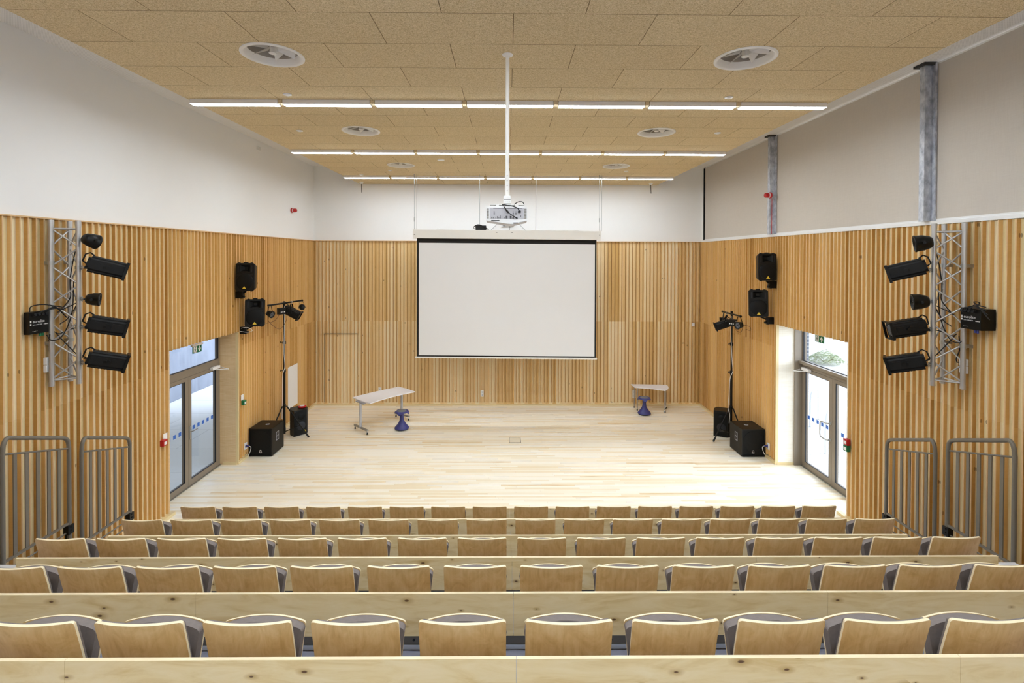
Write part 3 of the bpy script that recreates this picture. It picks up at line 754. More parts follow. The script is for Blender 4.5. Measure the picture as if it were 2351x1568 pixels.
def exit_sign(lb, c, s, down):
    """two-sided green sign hanging from the head of the opening, faces the room"""
    x, y, z = c; t = thing('exit_sign', lb, 'exit sign', (x, y, z), 0); Wd, Ht = .25, .125; n = Vector((-s, 0, 0)); ex = Vector((0, 1, 0)) if s < 0 else Vector((0, -1, 0))
    def P_(u, v, o): return Vector((x, y, z)) + ex*u + Vector((0, 0, v)) + n*o
    def flat(pts, o0, o1, mi, m):
        k = len(pts); m.poly([P_(u, v, o0) for u, v in pts] + [P_(u, v, o1) for u, v in pts], [tuple(range(k)), tuple(range(k, 2*k))] + [(i, (i+1) % k, k+(i+1) % k, k+i) for i in range(k)], mi)
    m = MB(); flat([(-Wd/2, -Ht/2), (Wd/2, -Ht/2), (Wd/2, Ht/2), (-Wd/2, Ht/2)], -.006, .006, 0, m); build(m, 'sign_plate', GREENP, t)
    m = MB(); m.box(x-.02, x+.02, y-.15, y+.15, z+Ht/2+.002, z+Ht/2+.03); build(m, 'mounting_bar', OFFW, t)
    m = MB(); flat([(-.108, -.055), (-.015, -.055), (-.015, .055), (-.108, .055)], .006, .008, 0, m)
    a = -1 if down else 1
    flat([(p, a*q) for p, q in [(.063, .05), (.024, .004), (.024, -.018), (.053, .012), (.053, -.05), (.073, -.05), (.073, .012), (.102, -.018), (.102, .004)]], .006, .008, 0, m); build(m, 'white_symbols', WHITEP, t)
    m = MB()
    for pts in ([(-.062, .028), (-.050, .028), (-.050, .042), (-.062, .042)], [(-.075, .022), (-.052, .022), (-.056, -.008), (-.07, -.008)], [(-.056, .02), (-.035, .004), (-.038, -.002), (-.06, .012)],
                [(-.075, .02), (-.093, .0), (-.088, -.006), (-.07, .012)], [(-.068, -.004), (-.056, -.004), (-.042, -.03), (-.035, -.05), (-.045, -.05), (-.053, -.03)], [(-.07, -.004), (-.06, -.004), (-.078, -.03), (-.10, -.034), (-.10, -.042), (-.074, -.04)]):
        flat(pts, .008, .0095, 0, m)
    build(m, 'running_figure', plain('dark_green_print', '#0b3d28', .5), t)
exit_sign('green exit sign with running figure and down arrow over left doors', (-5.60, 8.975, 2.505), -1, True)
exit_sign('green exit sign with running figure and up arrow over right doors', (5.72, 9.0, 2.70), 1, False)

# ---------------------------------------------------------------- outside the doors
m = MB(); m.box(-9.6, DL-.08, -6, 30, -.12, -.01); struct(m, 'floor', [PAVE_L])
m = MB(); m.box(-9.95, -9.6, -6, 30, -.1, 5.2); single(m, 'courtyard_wall', CONC, 'bluish grey concrete wall seen through the left doors', 'wall', None, (-9.6, 12, 0))
m = MB(); m.box(DR+.08, 60, -10, 70, -.12, -.01); struct(m, 'floor', [PAVE_R])
m = MB(); m.box(XR+OUT, XR+OUT+.12, RO[1]+.01, YB+.3, -.05, 7); struct(m, 'wall_outer', [BRICK])
for fx, fy, lb in ((7.54, 12.19, 'farther pale hoop stand outside, seen through right door'), (6.83, 10.5, 'nearer pale hoop stand outside, behind the pull handle')):
    t = thing('hoop_stand', lb, 'hoop', (fx, fy, 0), 0, 'hoop stands outside the right doors')
    q = MB(); ft = Vector((fx, fy, 0)); d = Vector((.55, .55, 0))
    q.path([ft, ft+Vector((0, 0, .6))] + spline([ft+Vector((0, 0, .6)), ft+d*.12+Vector((0, 0, .78)), ft+d*.4+Vector((0, 0, .85)), ft+d*.6+Vector((0, 0, .85)), ft+d*.88+Vector((0, 0, .78)), ft+d+Vector((0, 0, .6))], 5)[1:] + [ft+d], .03, 10)
    build(q, 'hoop', plain('pale_hoop_metal', '#e3e3e2', .5), t); q = MB(); q.tube(ft+Vector((0, 0, .55)), ft+d+Vector((0, 0, .55)), .014, 8); build(q, 'cross_bar', plain('pale_hoop_metal', '#e3e3e2', .5), t)
t = thing('shrub', 'pale overexposed shrub seen through the glass over the right doors', 'shrub', (12.7, 19.6, 0))
m = MB(); rr = random.Random(3)
for i in range(1500):
    a = rr.random()*2*PI; r = rr.random()**.5; h = rr.random(); p = Vector((12.7+.75*r*math.cos(a)*(1-.4*h), 19.6+.75*r*math.sin(a)*(1-.4*h), .05+.55*h*(1-.6*r)))
    R = Matrix.Rotation(rr.random()*6, 3, 'Z') @ Matrix.Rotation(rr.random()*2-1, 3, 'X'); sz = .03+.03*rr.random()
    m.poly([p + R @ Vector(v)*sz for v in ((-1, 0, 0), (0, -.4, .15), (1, 0, 0), (0, .4, .15))], [(0, 1, 2, 3)])
build(m, 'foliage', LEAF, t)
m = MB()
for i in range(9):
    a = i*.7; m.tube((12.7, 19.6, 0), (12.7+.35*math.cos(a), 19.6+.35*math.sin(a), .22), .012, 5)
build(m, 'stems', plain('shrub_bark', '#b0a593', .8), t)  # stems paled like the leaves, glare put into the colour

# ---------------------------------------------------------------- lighting trusses
def truss(s, yw, yr, ya, lb):
    xw, xa = s*5.335, s*5.12; z0, z1 = 2.655, 4.585
    t = thing('lighting_truss', lb, 'truss', (xw, yw, z0), 0, 'vertical aluminium trusses on the side walls')
    C_ = [Vector((xw, yw, 0)), Vector((xw, yr, 0)), Vector((xa, ya, 0))]
    for c in C_:
        q = MB(); q.tube((c.x, c.y, z0), (c.x, c.y, z1), .026, 14); q.tube((c.x, c.y, z0-.0), (c.x, c.y, z0+.05), .0285, 14); q.tube((c.x, c.y, z1-.05), (c.x, c.y, z1+.02), .0285, 14); build(q, 'chord', TRUSS, t)
    q = MB(); n = 4; h = (z1-z0-.16)/n
    for a, b, ph in ((0, 2, 0), (1, 2, 1), (0, 1, 1)):
        for i in range(n):
            za, zm, zb = z0+.08+i*h, z0+.08+(i+.5)*h, z0+.08+(i+1)*h
            A, B = (C_[a], C_[b]) if ph == 0 else (C_[b], C_[a])
            q.tube(A+Vector((0, 0, za)), B+Vector((0, 0, zm-.01)), .010, 8); q.tube(B+Vector((0, 0, zm+.01)), A+Vector((0, 0, zb)), .010, 8)
        for z in (z0+.07, z1-.08): q.tube(C_[a]+Vector((0, 0, z)), C_[b]+Vector((0, 0, z)), .010, 8)
    build(q, 'bracing', TRUSS, t)
    for c, z in ((C_[0], 4.10), (C_[0], 3.16), (C_[1], 4.10), (C_[1], 3.16)):
        q = MB(); q.tube((c.x, c.y, z-.022), (c.x, c.y, z+.022), .034, 14); q.box(c.x, -5.394, c.y-.02, c.y+.02, z-.018, z+.018) if s < 0 else q.box(c.x, XR-FD-.004, c.y-.02, c.y+.02, z-.018, z+.018)
        build(q, 'wall_clamp', ALU, t)
    return C_[2]
A_L = truss(-1, 5.835, 6.085, 5.955, 'vertical triangular aluminium truss carrying spotlights on the left wall')
A_R = truss(1, 5.735, 6.005, 5.90, 'vertical triangular aluminium truss carrying spotlights on the right wall')
def hook(q, A, s, z, P_):
    q.tube((A.x, A.y, z-.02), (A.x, A.y, z+.02), .0335, 14); q.tube((A.x-s*.03, A.y, z), P_, .010, 8); q.tube(Vector((A.x-s*.045, A.y, z-.03)), Vector((A.x-s*.045, A.y, z+.03)), .006, 6)
def spotlight(lb, A, s, c, d, gr='spotlights on the trusses', size=.95, hang=None):
    """theatre spotlight: ribbed body along d, front frame, rear handle, flat yoke arms back to the hook"""
    c = Vector(c); d = Vector(d).normalized(); R = rot_to(d); k = size
    t = thing('stage_spotlight', lb, 'stage light', c, 0, gr)
    q = MB(); L, hh, ww = .36*k, .105*k, .088*k
    oc = [(-ww, -hh*.55), (-ww*.62, -hh), (ww*.62, -hh), (ww, -hh*.55), (ww, hh*.55), (ww*.62, hh), (-ww*.62, hh), (-ww, hh*.55)]
    q.prism(oc, -L/2, L/2, 0, 0, R, c)
    for i in range(7):
        xx = -L*.36 + i*L*.09
        for sg in (-1, 1): q.bbox(c + R @ Vector((xx, 0, sg*(hh+.003))), (.012*k, ww*1.1, .002), R)
    for sg in (-1, 1):
        q.bbox(c + R @ Vector((-L*.2, sg*(ww+.003), 0)), (L*.34, .006, hh*.7), R); q.bbox(c + R @ Vector((L*.25, sg*(ww+.003), 0)), (L*.25, .006, hh*.7), R)
        q.bbox(c + R @ Vector((0, sg*ww*.8, hh*.80)), (L, .012, .012), R); q.bbox(c + R @ Vector((0, sg*ww*.8, -hh*.80)), (L, .012, .012), R)
    q.prism([(p*.72, r_*.72) for p, r_ in oc], -L/2-.03*k, -L/2, 0, 0, R, c); build(q, 'housing', BLACKP, t)
    q = MB(); x0 = L/2; g = hh*1.05
    for a in ((0, g), (0, -g)): q.bbox(c + R @ Vector((x0+.012, 0, a[1])), (.028, 2*g, .012), R)
    for sg in (-1, 1): q.bbox(c + R @ Vector((x0+.012, sg*g, 0)), (.028, .012, 2*g), R)
    build(q, 'front_frame', BLACK, t)
    q = MB(); q.lathe([(.0001, .018), (hh*.5, .012), (hh*.82, 0), (hh*.82, -.01), (.0001, -.01)], c + R @ Vector((x0, 0, 0)), R @ Matrix.Rotation(PI/2, 3, 'Y'), 20); build(q, 'lens', plain('dark_lens_glass', '#3a3f48', .08), t)
    q = MB(); q.path([c + R @ Vector(v) for v in ((-L/2+.02, 0, hh), (-L/2-.03*k, 0, hh*1.25), (-L/2-.07*k, 0, hh*.95), (-L/2-.075*k, 0, hh*.1), (-L/2-.03*k, 0, -.01))], .009*k, 8); build(q, 'handle', BLACK, t)
    q = MB(); piv = c + R @ Vector((L*.02, 0, 0))
    end = Vector(hang) if hang is not None else Vector((A.x-s*.075, A.y, c.z))
    ed = (end-piv).normalized(); side = R @ Vector((0, 1, 0))
    for sg in (-1, 1):
        p1 = piv + side*sg*(ww+.016); p2 = end + side*sg*(ww*.75)
        RR = rot_to(p2-p1, side); q.bbox((p1+p2)/2, ((p2-p1).length, .03*k, .005), RR); q.disc(p1 - side*sg*.006, side*sg, .022*k, .016, 12)
    q.bbox(end, (2*ww*.78, .03*k, .006), rot_to(side, ed)); build(q, 'yoke', BLACK, t)
    q = MB()
    if hang is None: hook(q, A, s, c.z, end)
    else: q.tube(end, end+Vector((0, 0, .05)), .01, 8); q.tube(end+Vector((0, 0, .05))-Vector((0, .02, 0)), end+Vector((0, 0, .05))+Vector((0, .02, 0)), .028, 12)
    build(q, 'hook_clamp', ALU, t); return t
def parcan(lb, A, s, c, d, gr='small round spotlights', hang=None, k=1.0):
    c = Vector(c); d = Vector(d).normalized(); R = rot_to(d) @ Matrix.Rotation(PI/2, 3, 'Y')
    t = thing('par_light', lb, 'stage light', c, 0, gr)
    q = MB(); q.lathe([(.0001, -.075*k), (.045*k, -.075*k), (.062*k, -.055*k), (.078*k, .0), (.084*k, .06*k), (.088*k, .062*k), (.088*k, .075*k), (.076*k, .075*k), (.072*k, .055*k), (.0001, .05*k)], c, R, 22, 0, lambda r, z, a: r*(1+.025*math.cos(16*a)) if -.06*k < z < .05*k else r)
    build(q, 'housing', BLACK, t)
    q = MB()
    for i in range(12):
        a = i*PI/6; q.disc(c + R @ Vector((.052*k*math.cos(a), .052*k*math.sin(a), .051*k)), R @ Vector((0, 0, 1)), .009*k, .006, 8)
    for i in range(6):
        a = i*PI/3; q.disc(c + R @ Vector((.026*k*math.cos(a), .026*k*math.sin(a), .051*k)), R @ Vector((0, 0, 1)), .009*k, .006, 8)
    build(q, 'lens_cluster', plain('led_lens', '#8a8f98', .15), t)
    end = Vector(hang) if hang is not None else Vector((A.x-s*.07, A.y, c.z))
    side = R @ Vector((0, 1, 0)); q = MB()
    for sg in (-1, 1):
        p1 = c + side*sg*.092*k; p2 = end + side*sg*.045*k; q.bbox((p1+p2)/2, ((p2-p1).length, .018, .004), rot_to(p2-p1, side)); q.disc(p1, side*sg, .014, .012, 10)
    q.bbox(end, (.10*k, .018, .005), rot_to(side)); build(q, 'yoke', BLACK, t)
    q = MB()
    if hang is None: hook(q, A, s, c.z, end)
    else: q.tube(end, end+Vector((0, 0, .04)), .008, 8)
    build(q, 'hook_clamp', ALU, t); return t
gl, gp = 'box spotlights on the trusses', 'small round spotlights on the trusses'
for s, A, sd, ys in ((-1, A_L, 'left', 0), (1, A_R, 'right', -.07)):
    X = s*4.87
    parcan('small round black spotlight at the top of the %s truss' % sd, A, s, (s*4.93, 5.90+ys, 4.37), (-s*.55, .35, -.1) if s > 0 else (.3, .9, -.3), gp, k=1.15 if s > 0 else 1.0)
    spotlight('long black spotlight highest on the %s truss, below the top round one' % sd, A, s, (X, 6.07+ys, 4.045), (-s*.76, .6, -.30), gl)
    parcan('small round black spotlight halfway up the %s truss' % sd, A, s, (s*4.92, 5.92+ys, 3.67), (-s*.8, .45, -.1), gp, k=1.1 if s > 0 else .9)
    spotlight('long black spotlight second lowest on the %s truss' % sd, A, s, (X, 6.07+ys, 3.335), (-s*.76, .6, -.26) if s < 0 else (-.88, .25, -.2), gl)
    spotlight('long black spotlight lowest on the %s truss' % sd, A, s, (X, 6.07+ys, 2.91), (-s*.76, .6, -.30), gl)

def dimmer(s, y0, y1, lb, plug):
    xf = s*5.27 if s > 0 else -5.335; xw = s*(5.438-FD) if s < 0 else XR-FD; z0, z1 = (3.30, 3.55) if s < 0 else (3.38, 3.62)
    t = thing('dimmer_pack', lb, 'dimmer pack', ((xf+xw)/2, (y0+y1)/2, z0), 0, 'dimmer packs beside the trusses')
    q = MB(); q.bbox(((xf+xw)/2, (y0+y1)/2, (z0+z1)/2), (abs(xw-xf), y1-y0, z1-z0), None, .004); build(q, 'case', BLACK, t)
    n = -s; ex = (0, 1, 0) if s < 0 else (0, -1, 0); ya, yb = (y0, y1) if s < 0 else (y1, y0); sg = 1 if s < 0 else -1
    wm = plain('white_print', '#e6e4e2', .5)
    q = text_mb('eurolite', .046, (xf+n*.0015, ya+sg*.04, z0+.125), ex, (0, 0, 1), 0, .0005, 'LEFT')
    merge(q, text_mb('EDX-4 DMX RDM', .015, (xf+n*.0015, ya+sg*.04, z0+.098), ex, (0, 0, 1), 0, .0005, 'LEFT'))
    q.box(xf+n*.0005, xf+n*.002, ya+sg*.010, ya+sg*.026, z0+.13, z0+.155); q.box(xf+n*.0005, xf+n*.002, ya+sg*.010, ya+sg*.026, z0+.10, z0+.12)
    for i in range(4): q.box(xf+n*.0005, xf+n*.002, yb-sg*(.062-i*.014), yb-sg*(.054-i*.014), z0+.095, z0+.106); q.box(xf+n*.0005, xf+n*.002, ya+sg*(.04+i*.016), ya+sg*(.047+i*.016), z0+.03, z0+.033)
    build(q, 'printed_lettering', wm, t)
    q = MB()
    for i in range(4): q.disc((xf, ya+sg*(.045+i*.045), z1-.035), (n, .0, .3), .019, .035, 12)
    build(q, 'plug', RUBBER, t)
    q = MB()
    for i in range(2): q.tube((xf-n*.02, yb-sg*(.085-i*.03), z0+.002), (xf-n*.02, yb-sg*(.085-i*.03), z0-.035), .011, 10)
    build(q, 'connector', plug, t)
    q = MB(); z = z1
    q.curve([(xw+n*.02, ya+sg*.05, z), (xw+n*.02, ya+sg*.07, z+.06), (xf, ya+sg*.16, z+.075), (xf+n*.05, yb+sg*.02, z+.05), (s*5.25, yb+sg*.08, z+.03)], .006)
    for i in range(3): q.curve([(xf+n*.035, ya+sg*(.06+i*.05), z1-.02), (xf+n*.06, ya+sg*(.12+i*.045), z+.01+.012*i), (xf+n*.06, yb+sg*.02, z+.02+.01*i), (s*5.24, yb+sg*(.09+i*.02), z-.05*i)], .006)
    build(q, 'lead', RUBBER, t)
    return (xf, ya, yb, z0, z1, sg)
dl = dimmer(-1, 5.565, 5.803, 'black dimmer pack with white lettering and green plugs, left truss', GREENP)
dr = dimmer(1, 5.455, 5.703, 'black dimmer pack with white lettering and a blue plug, right truss', BLUEP)
def loom(lb, pts_list, at, r=.0055, mat=None, gr=None, cat='cable'):
    q = MB()
    for p in pts_list: q.curve(p, r, 6, 7)
    return single(q, 'cable', mat or RUBBER, lb, cat, gr, at)
for s, sd, A in ((-1, 'left', A_L), (1, 'right', A_R)):
    xr, yr = s*5.30, A.y+.09; oy = A.y-5.955
    P1 = [(A.x-s*.02, A.y+.02, 4.36), (s*5.19, 6.00+oy, 4.25), (s*5.27, 6.02+oy, 3.95), (s*5.26, 6.0+oy, 3.8), (s*5.20, 5.93+oy, 3.68), (s*5.27, 5.86+oy, 3.52)]
    P2 = [(A.x, A.y+.03, 4.04), (s*5.17, 5.99+oy, 3.9), (s*5.15, 5.98+oy, 3.65), (s*5.22, 5.93+oy, 3.45), (s*5.26, 5.86+oy, 3.38)]
    P3 = [(A.x-s*.03, A.y+.03, 3.66), (s*5.18, 5.94+oy, 3.6), (s*5.24, 5.90+oy, 3.56), (s*5.27, 5.84+oy, 3.52)]
    P4 = [(A.x-s*.03, A.y+.03, 3.34), (s*5.20, 5.93+oy, 3.31), (s*5.26, 5.86+oy, 3.27), (s*5.27, 5.80+oy, 3.30)]
    P5 = [(A.x-s*.06, A.y+.05, 2.93), (s*5.14, 5.97+oy, 2.99), (s*5.22, 5.91+oy, 3.13), (s*5.28, 5.86+oy, 3.25), (s*5.27, 5.82+oy, 3.29)]
    P6 = [(s*5.33, 5.77+oy, 3.27), (s*5.30, 5.80+oy, 3.2), (s*5.24, 5.87+oy, 3.24), (s*5.18, 5.93+oy, 3.5), (s*5.17, 5.95+oy, 3.9)]
    loom('tangle of black cables running through the %s truss' % sd, [P1, P2, P3, P4, P5, P6], (s*5.2, 5.95+oy, 3.3), gr='cable runs in the trusses')
    q = MB(); z = 2.91; xw = s*(5.44-FD) if s < 0 else XR-FD; yb = 5.84 if s < 0 else 5.815
    for i in range(2): q.bbox((xw-s*.02, yb, z+.045-i*.088), (.04, .085, .085), None, .006); q.disc((xw-s*.04, yb, z+.045-i*.088), (-s, 0, 0), .022, .003, 14)
    single(q, 'wall_socket', WHITEP, 'pair of white sockets, one above the other, below the %s dimmer pack' % sd, 'socket', 'paired wall sockets', (xw, yb, z-.09))
    loom('black mains lead hanging from the %s dimmer pack to the socket' % sd, [[(s*5.33, yb-.03, z0_ := 3.27), (s*5.35, yb-.02, 3.12), (s*5.33, yb+.0, 3.0), (s*5.34, yb+.0, 2.95)], [(s*5.33, yb-.005, 2.955), (s*5.36, yb, 2.955)]], (s*5.33, yb, 2.95), .006, gr='mains leads of the dimmer packs')

# ---------------------------------------------------------------- wall loudspeakers
def cabinet(lb, c, rz, tilt, s, brk):
    """plastic two-way cabinet, front toward local -Y, c = centre of front"""
    t = thing('wall_loudspeaker', lb, 'loudspeaker', c, rz, 'loudspeakers high on the side walls')
    T = Matrix.Rotation(-tilt, 3, 'X'); w_, h, dp = .185, .275, .26
    def L(v): return T @ Vector(v)
    def loc(m): m.v = [tuple(T @ Vector(v)) for v in m.v]; return m
    q = MB(); out = [(-w_, -h+.03), (-w_+.03, -h), (w_-.03, -h), (w_, -h+.03), (w_, h-.03), (w_-.03, h), (-w_+.03, h), (-w_, h-.03)]
    n = len(out); A = [(x, .012, z) for x, z in out]; B = [(x*.62, dp, z*.88) for x, z in out]; F_ = [(x*.95, 0, z*.96) for x, z in out]
    q.poly(A+B, [tuple(range(n, 2*n))]+[(i, (i+1) % n, n+(i+1) % n, n+i) for i in range(n)]); q.poly(F_+A, [(i, (i+1) % n, n+(i+1) % n, n+i) for i in range(n)])
    hw, hz0, hz1 = .10, .10, .235      # horn mouth
    front = [(-.176, 0, -.264), (.176, 0, -.264), (.176, 0, .264), (-.176, 0, .264)]; mouth = [(-hw, 0, hz0), (hw, 0, hz0), (hw, 0, hz1), (-hw, 0, hz1)]; thr = [(-.03, .07, .15), (.03, .07, .15), (.03, .07, .20), (-.03, .07, .20)]
    q.poly(front+mouth, [(0, 1, 5, 4), (1, 2, 6, 5), (2, 3, 7, 6), (3, 0, 4, 7)]); q.poly(mouth+thr, [(0, 1, 5, 4), (1, 2, 6, 5), (2, 3, 7, 6), (3, 0, 4, 7), (4, 5, 6, 7)])
    for sx_ in (-1, 1):
        q.box(sx_*.13-.008, sx_*.13+.008, -.004, .004, .10, .225, 1); q.bbox((sx_*.12, .03, h+.004), (.04, .03, .014), None, .003); q.bbox((sx_*.12, .03, -h-.004), (.04, .03, .014), None, .003)
    q.bbox((0, .05, h+.008), (.075, .05, .02), None, .004); q.poly([(-.15, -.001, .05), (.15, -.001, .05), (.05, -.001, .115), (-.05, -.001, .115), (-.15, -.012, .03), (.15, -.012, .03)], [(0, 1, 2, 3), (4, 5, 1, 0)])
    build(loc(q), 'cabinet', [BLACKP, GASKET], t, False)
    q = MB(); q.lathe([(.0001, .022), (.10, .02), (.15, .012), (.165, .004), (.168, -.004), (.158, -.004)], (0, 0, -.095), Matrix.Rotation(PI/2, 3, 'X'), 32); build(loc(q), 'grille', GRILLE, t, False)
    q = MB(); q.prism([(-.038, -.235), (.038, -.235), (.0, -.182)], -.024, -.019, 1); o = build(loc(q), 'badge', YELLOW, t, False, 'small yellow triangular badge')
    q = MB(); bx, bz = brk
    q.box(s*-0+bx-.035, bx+.035, .06, .20, -h-.16, -h-.01) if False else q.bbox((bx, .12, -h-.085), (.05, .09, .15), None, .004)
    q.tube((bx*.3, .12, -h-.01), (bx, .12, -h-.07), .017, 10); q.disc((bx-s*.025, .08, -h-.12), (-s, -.4, 0), .022, .04, 12)
    build(q, 'bracket', BLACK, t, False)
    M_ = ROOTS[t.name]; wall_x = XL if s < 0 else XR; p = M_ @ Vector((bx, .12, -h-.085))
    q = MB(); q.box(p.x, wall_x-s*FD*.98, p.y-.045, p.y+.045, p.z-.07, p.z+.07); build(q, 'wall_plate', BLACK, t)
    return t
cabinet('upper black loudspeaker with yellow triangle on the left wall', (-5.175, 9.80, 3.775), .06, .04, -1, (-.10, 0))
cabinet('lower black loudspeaker on the left wall, turned toward the stage middle', (-5.09, 10.02, 3.045), .32, .10, -1, (-.19, 0))
cabinet('upper black loudspeaker with yellow triangle on the right wall', (5.215, 9.88, 4.00), -.06, .04, 1, (.10, 0))
cabinet('lower black loudspeaker on the right wall, turned toward the stage middle', (5.11, 10.02, 3.26), -.28, .10, 1, (.19, 0))
loom('short pale cable loop under the lower left loudspeaker', [[(-5.33, 9.95, 2.74), (-5.2, 9.93, 2.76), (-5.1, 9.94, 2.70), (-5.2, 9.95, 2.66), (-5.36, 9.95, 2.68)]], (-5.33, 9.95, 2.7), .005, WHITEP)

# ---------------------------------------------------------------- tripod lighting stands
def stand(lb, c, top, barL, barR, feet, s, sd):
    x, y = c; t = thing('lighting_stand', lb, 'tripod stand', (x, y, 0), 0, 'black tripod lighting stands')
    q = MB(); q.tube((x, y, .10), (x, y, 1.55), .027, 14); q.tube((x, y, 1.5), (x, y, top), .020, 12); build(q, 'pole', BLACK, t)
    q = MB()
    for z in (.74, 1.55, 2.2): q.tube((x, y, z-.035), (x, y, z+.035), .036, 14)
    build(q, 'collar', BLACK, t)
    q = MB()
    for z in (1.55, 2.2): q.tube((x, y, z), (x-.07, y-.02, z+.01), .007, 6); q.tube((x-.07, y-.02, z-.015), (x-.07, y-.02, z+.03), .010, 8)
    build(q, 'knob', BLACK, t)
    for fx, fy in feet:
        f = Vector((fx, fy, .018)); d = (f-Vector((x, y, .018))).normalized(); h_ = Vector((x, y, .74))+d*.05
        q = MB(); q.tube(h_, f, .0145, 10); lg = build(q, 'leg', BLACK, t)
        q = MB(); q.tube(f+(h_-f).normalized()*.09, f-(h_-f).normalized()*.004, .02, 10); build(q, 'rubber_foot', RUBBER, lg)
        q = MB(); q.tube(Vector((x, y, .14)), h_.lerp(f, .62), .010, 8); build(q, 'brace', BLACK, t)
    a, b = Vector(barL), Vector(barR); q = MB(); q.tube(a, b, .019, 12)
    for e in (a, b): q.tube(e-(b-a).normalized()*.02, e+(b-a).normalized()*.02, .023, 12)
    q.tube((x, y, top-.06), (x, y, top+.03), .03, 12); build(q, 'crossbar', BLACK, t)
    return a, b
def control_box(lb, p, d):
    t = thing('control_box', lb, 'light controller', p, 0); R = rot_to(d); q = MB(); q.bbox(p, (.16, .10, .15), R, .006); build(q, 'case', BLACK, t)
    q = MB(); q.tube(Vector(p)+Vector((0, 0, .075)), Vector(p)+Vector((0, 0, .14)), .008, 8); build(q, 'hanger', ALU, t)
    q = MB()
    for i in range(3): q.disc(Vector(p) + R @ Vector((-.04+.04*i, -.052, -.02)), R @ Vector((0, -1, 0)), .012, .01, 10); q.disc(Vector(p) + R @ Vector((.081, -.02, -.045+.04*i)), R @ Vector((1, 0, 0)), .010, .008, 10)
    build(q, 'socket_row', LAMPH, t); return t
a, b = stand('black tripod lighting stand with crossbar near the left wall', (-5.13, 11.42), 3.12, (-5.24, 10.91, 3.105), (-4.93, 11.92, 3.125), [(-4.57, 11.42), (-5.34, 10.96), (-5.34, 11.92)], -1, 'left')
def on(a, b, f): return a.lerp(b, f)
gs = 'small round spotlights on the tripod stands'
P = on(a, b, .04); parcan('small round black spotlight hanging at the left end of the left stand', None, -1, (P.x, P.y-.01, P.z-.19), (.75, -.2, -.25), gs, hang=(P.x, P.y, P.z-.03), k=.9)
P = on(a, b, .36); control_box('black control box hanging left of the pole on the left stand', (P.x, P.y, P.z-.17), (.5, .85, 0))
P = on(a, b, .66); spotlight('long black spotlight hanging right of the left stand pole', None, -1, (P.x+.02, P.y+.0, P.z-.24), (.86, .1, -.5), 'box spotlights on the tripod stands', hang=(P.x, P.y, P.z-.05))
P = on(a, b, .98); parcan('small round black spotlight hanging at the right end of the left stand', None, -1, (P.x+.02, P.y, P.z-.17), (-.5, .8, .25), gs, hang=(P.x, P.y, P.z-.03), k=.8)
loom('thin brown cable loops hanging below the left stand crossbar', [[(-5.20, 10.92, 2.93), (-5.33, 10.85, 2.9), (-5.31, 10.9, 2.72), (-5.18, 11.05, 2.75), (-5.12, 11.2, 2.9)], [(-5.22, 10.93, 2.9), (-5.26, 10.95, 2.75), (-5.12, 11.15, 2.55), (-5.04, 11.3, 2.7), (-5.02, 11.35, 2.9)]], (-5.2, 11, 2.8), .004, plain('brown_cable', '#2b150a', .6))
loom('white cable running down the left stand pole', [[(-5.105, 11.39, 3.05), (-5.11, 11.385, 2.6), (-5.12, 11.385, 2.0), (-5.10, 11.38, 1.65), (-5.15, 11.38, 1.45), (-5.16, 11.385, 1.0), (-5.16, 11.38, .8), (-5.165, 11.38, .45)]], (-5.11, 11.39, 2), .006, WHITEP, 'white cables on the stand poles')
a, b = stand('black tripod lighting stand with crossbar near the right wall', (5.15, 11.30), 2.925, (5.19, 11.88, 2.885), (5.05, 10.66, 2.915), [(4.68, 11.14), (5.34, 10.93), (5.33, 11.82)], 1, 'right')
P = on(a, b, .06); parcan('small round black spotlight at the far left end of the right stand', None, 1, (P.x-.02, P.y, P.z-.2), (-.8, .4, -.1), gs, hang=(P.x, P.y, P.z-.03), k=.85)
P = on(a, b, .26); spotlight('long black spotlight hanging left of the right stand pole', None, 1, (P.x-.10, P.y, P.z-.28), (-.95, .25, -.38), 'box spotlights on the tripod stands', size=.85, hang=(P.x, P.y, P.z-.06))
P = on(a, b, .60); control_box('black control box hanging right of the pole on the right stand', (P.x+.0, P.y, P.z-.19), (.6, -.8, 0))
P = on(a, b, .93); parcan('small round black spotlight at the right end of the right stand', None, 1, (P.x+.01, P.y, P.z-.2), (-.9, -.35, -.1), gs, hang=(P.x, P.y, P.z-.03), k=.95)
loom('thin brown cable loops below the right stand crossbar', [[(5.1, 10.9, 2.75), (5.06, 10.9, 2.6), (5.12, 10.8, 2.55), (5.16, 10.75, 2.7)], [(5.13, 10.66, 2.72), (5.22, 10.6, 2.7), (5.24, 10.6, 2.62), (5.14, 10.62, 2.64)]], (5.1, 10.8, 2.7), .004, plain('brown_cable', '#2b150a', .6))
loom('white cable running down the right stand pole', [[(5.12, 11.26, 2.85), (5.12, 11.265, 2.4), (5.15, 11.26, 1.8), (5.17, 11.26, 1.6), (5.10, 11.25, 1.42), (5.08, 11.25, 1.1), (5.06, 11.25, .75), (5.09, 11.24, .6), (5.08, 11.24, .4)]], (5.12, 11.26, 2), .006, WHITEP, 'white cables on the stand poles')

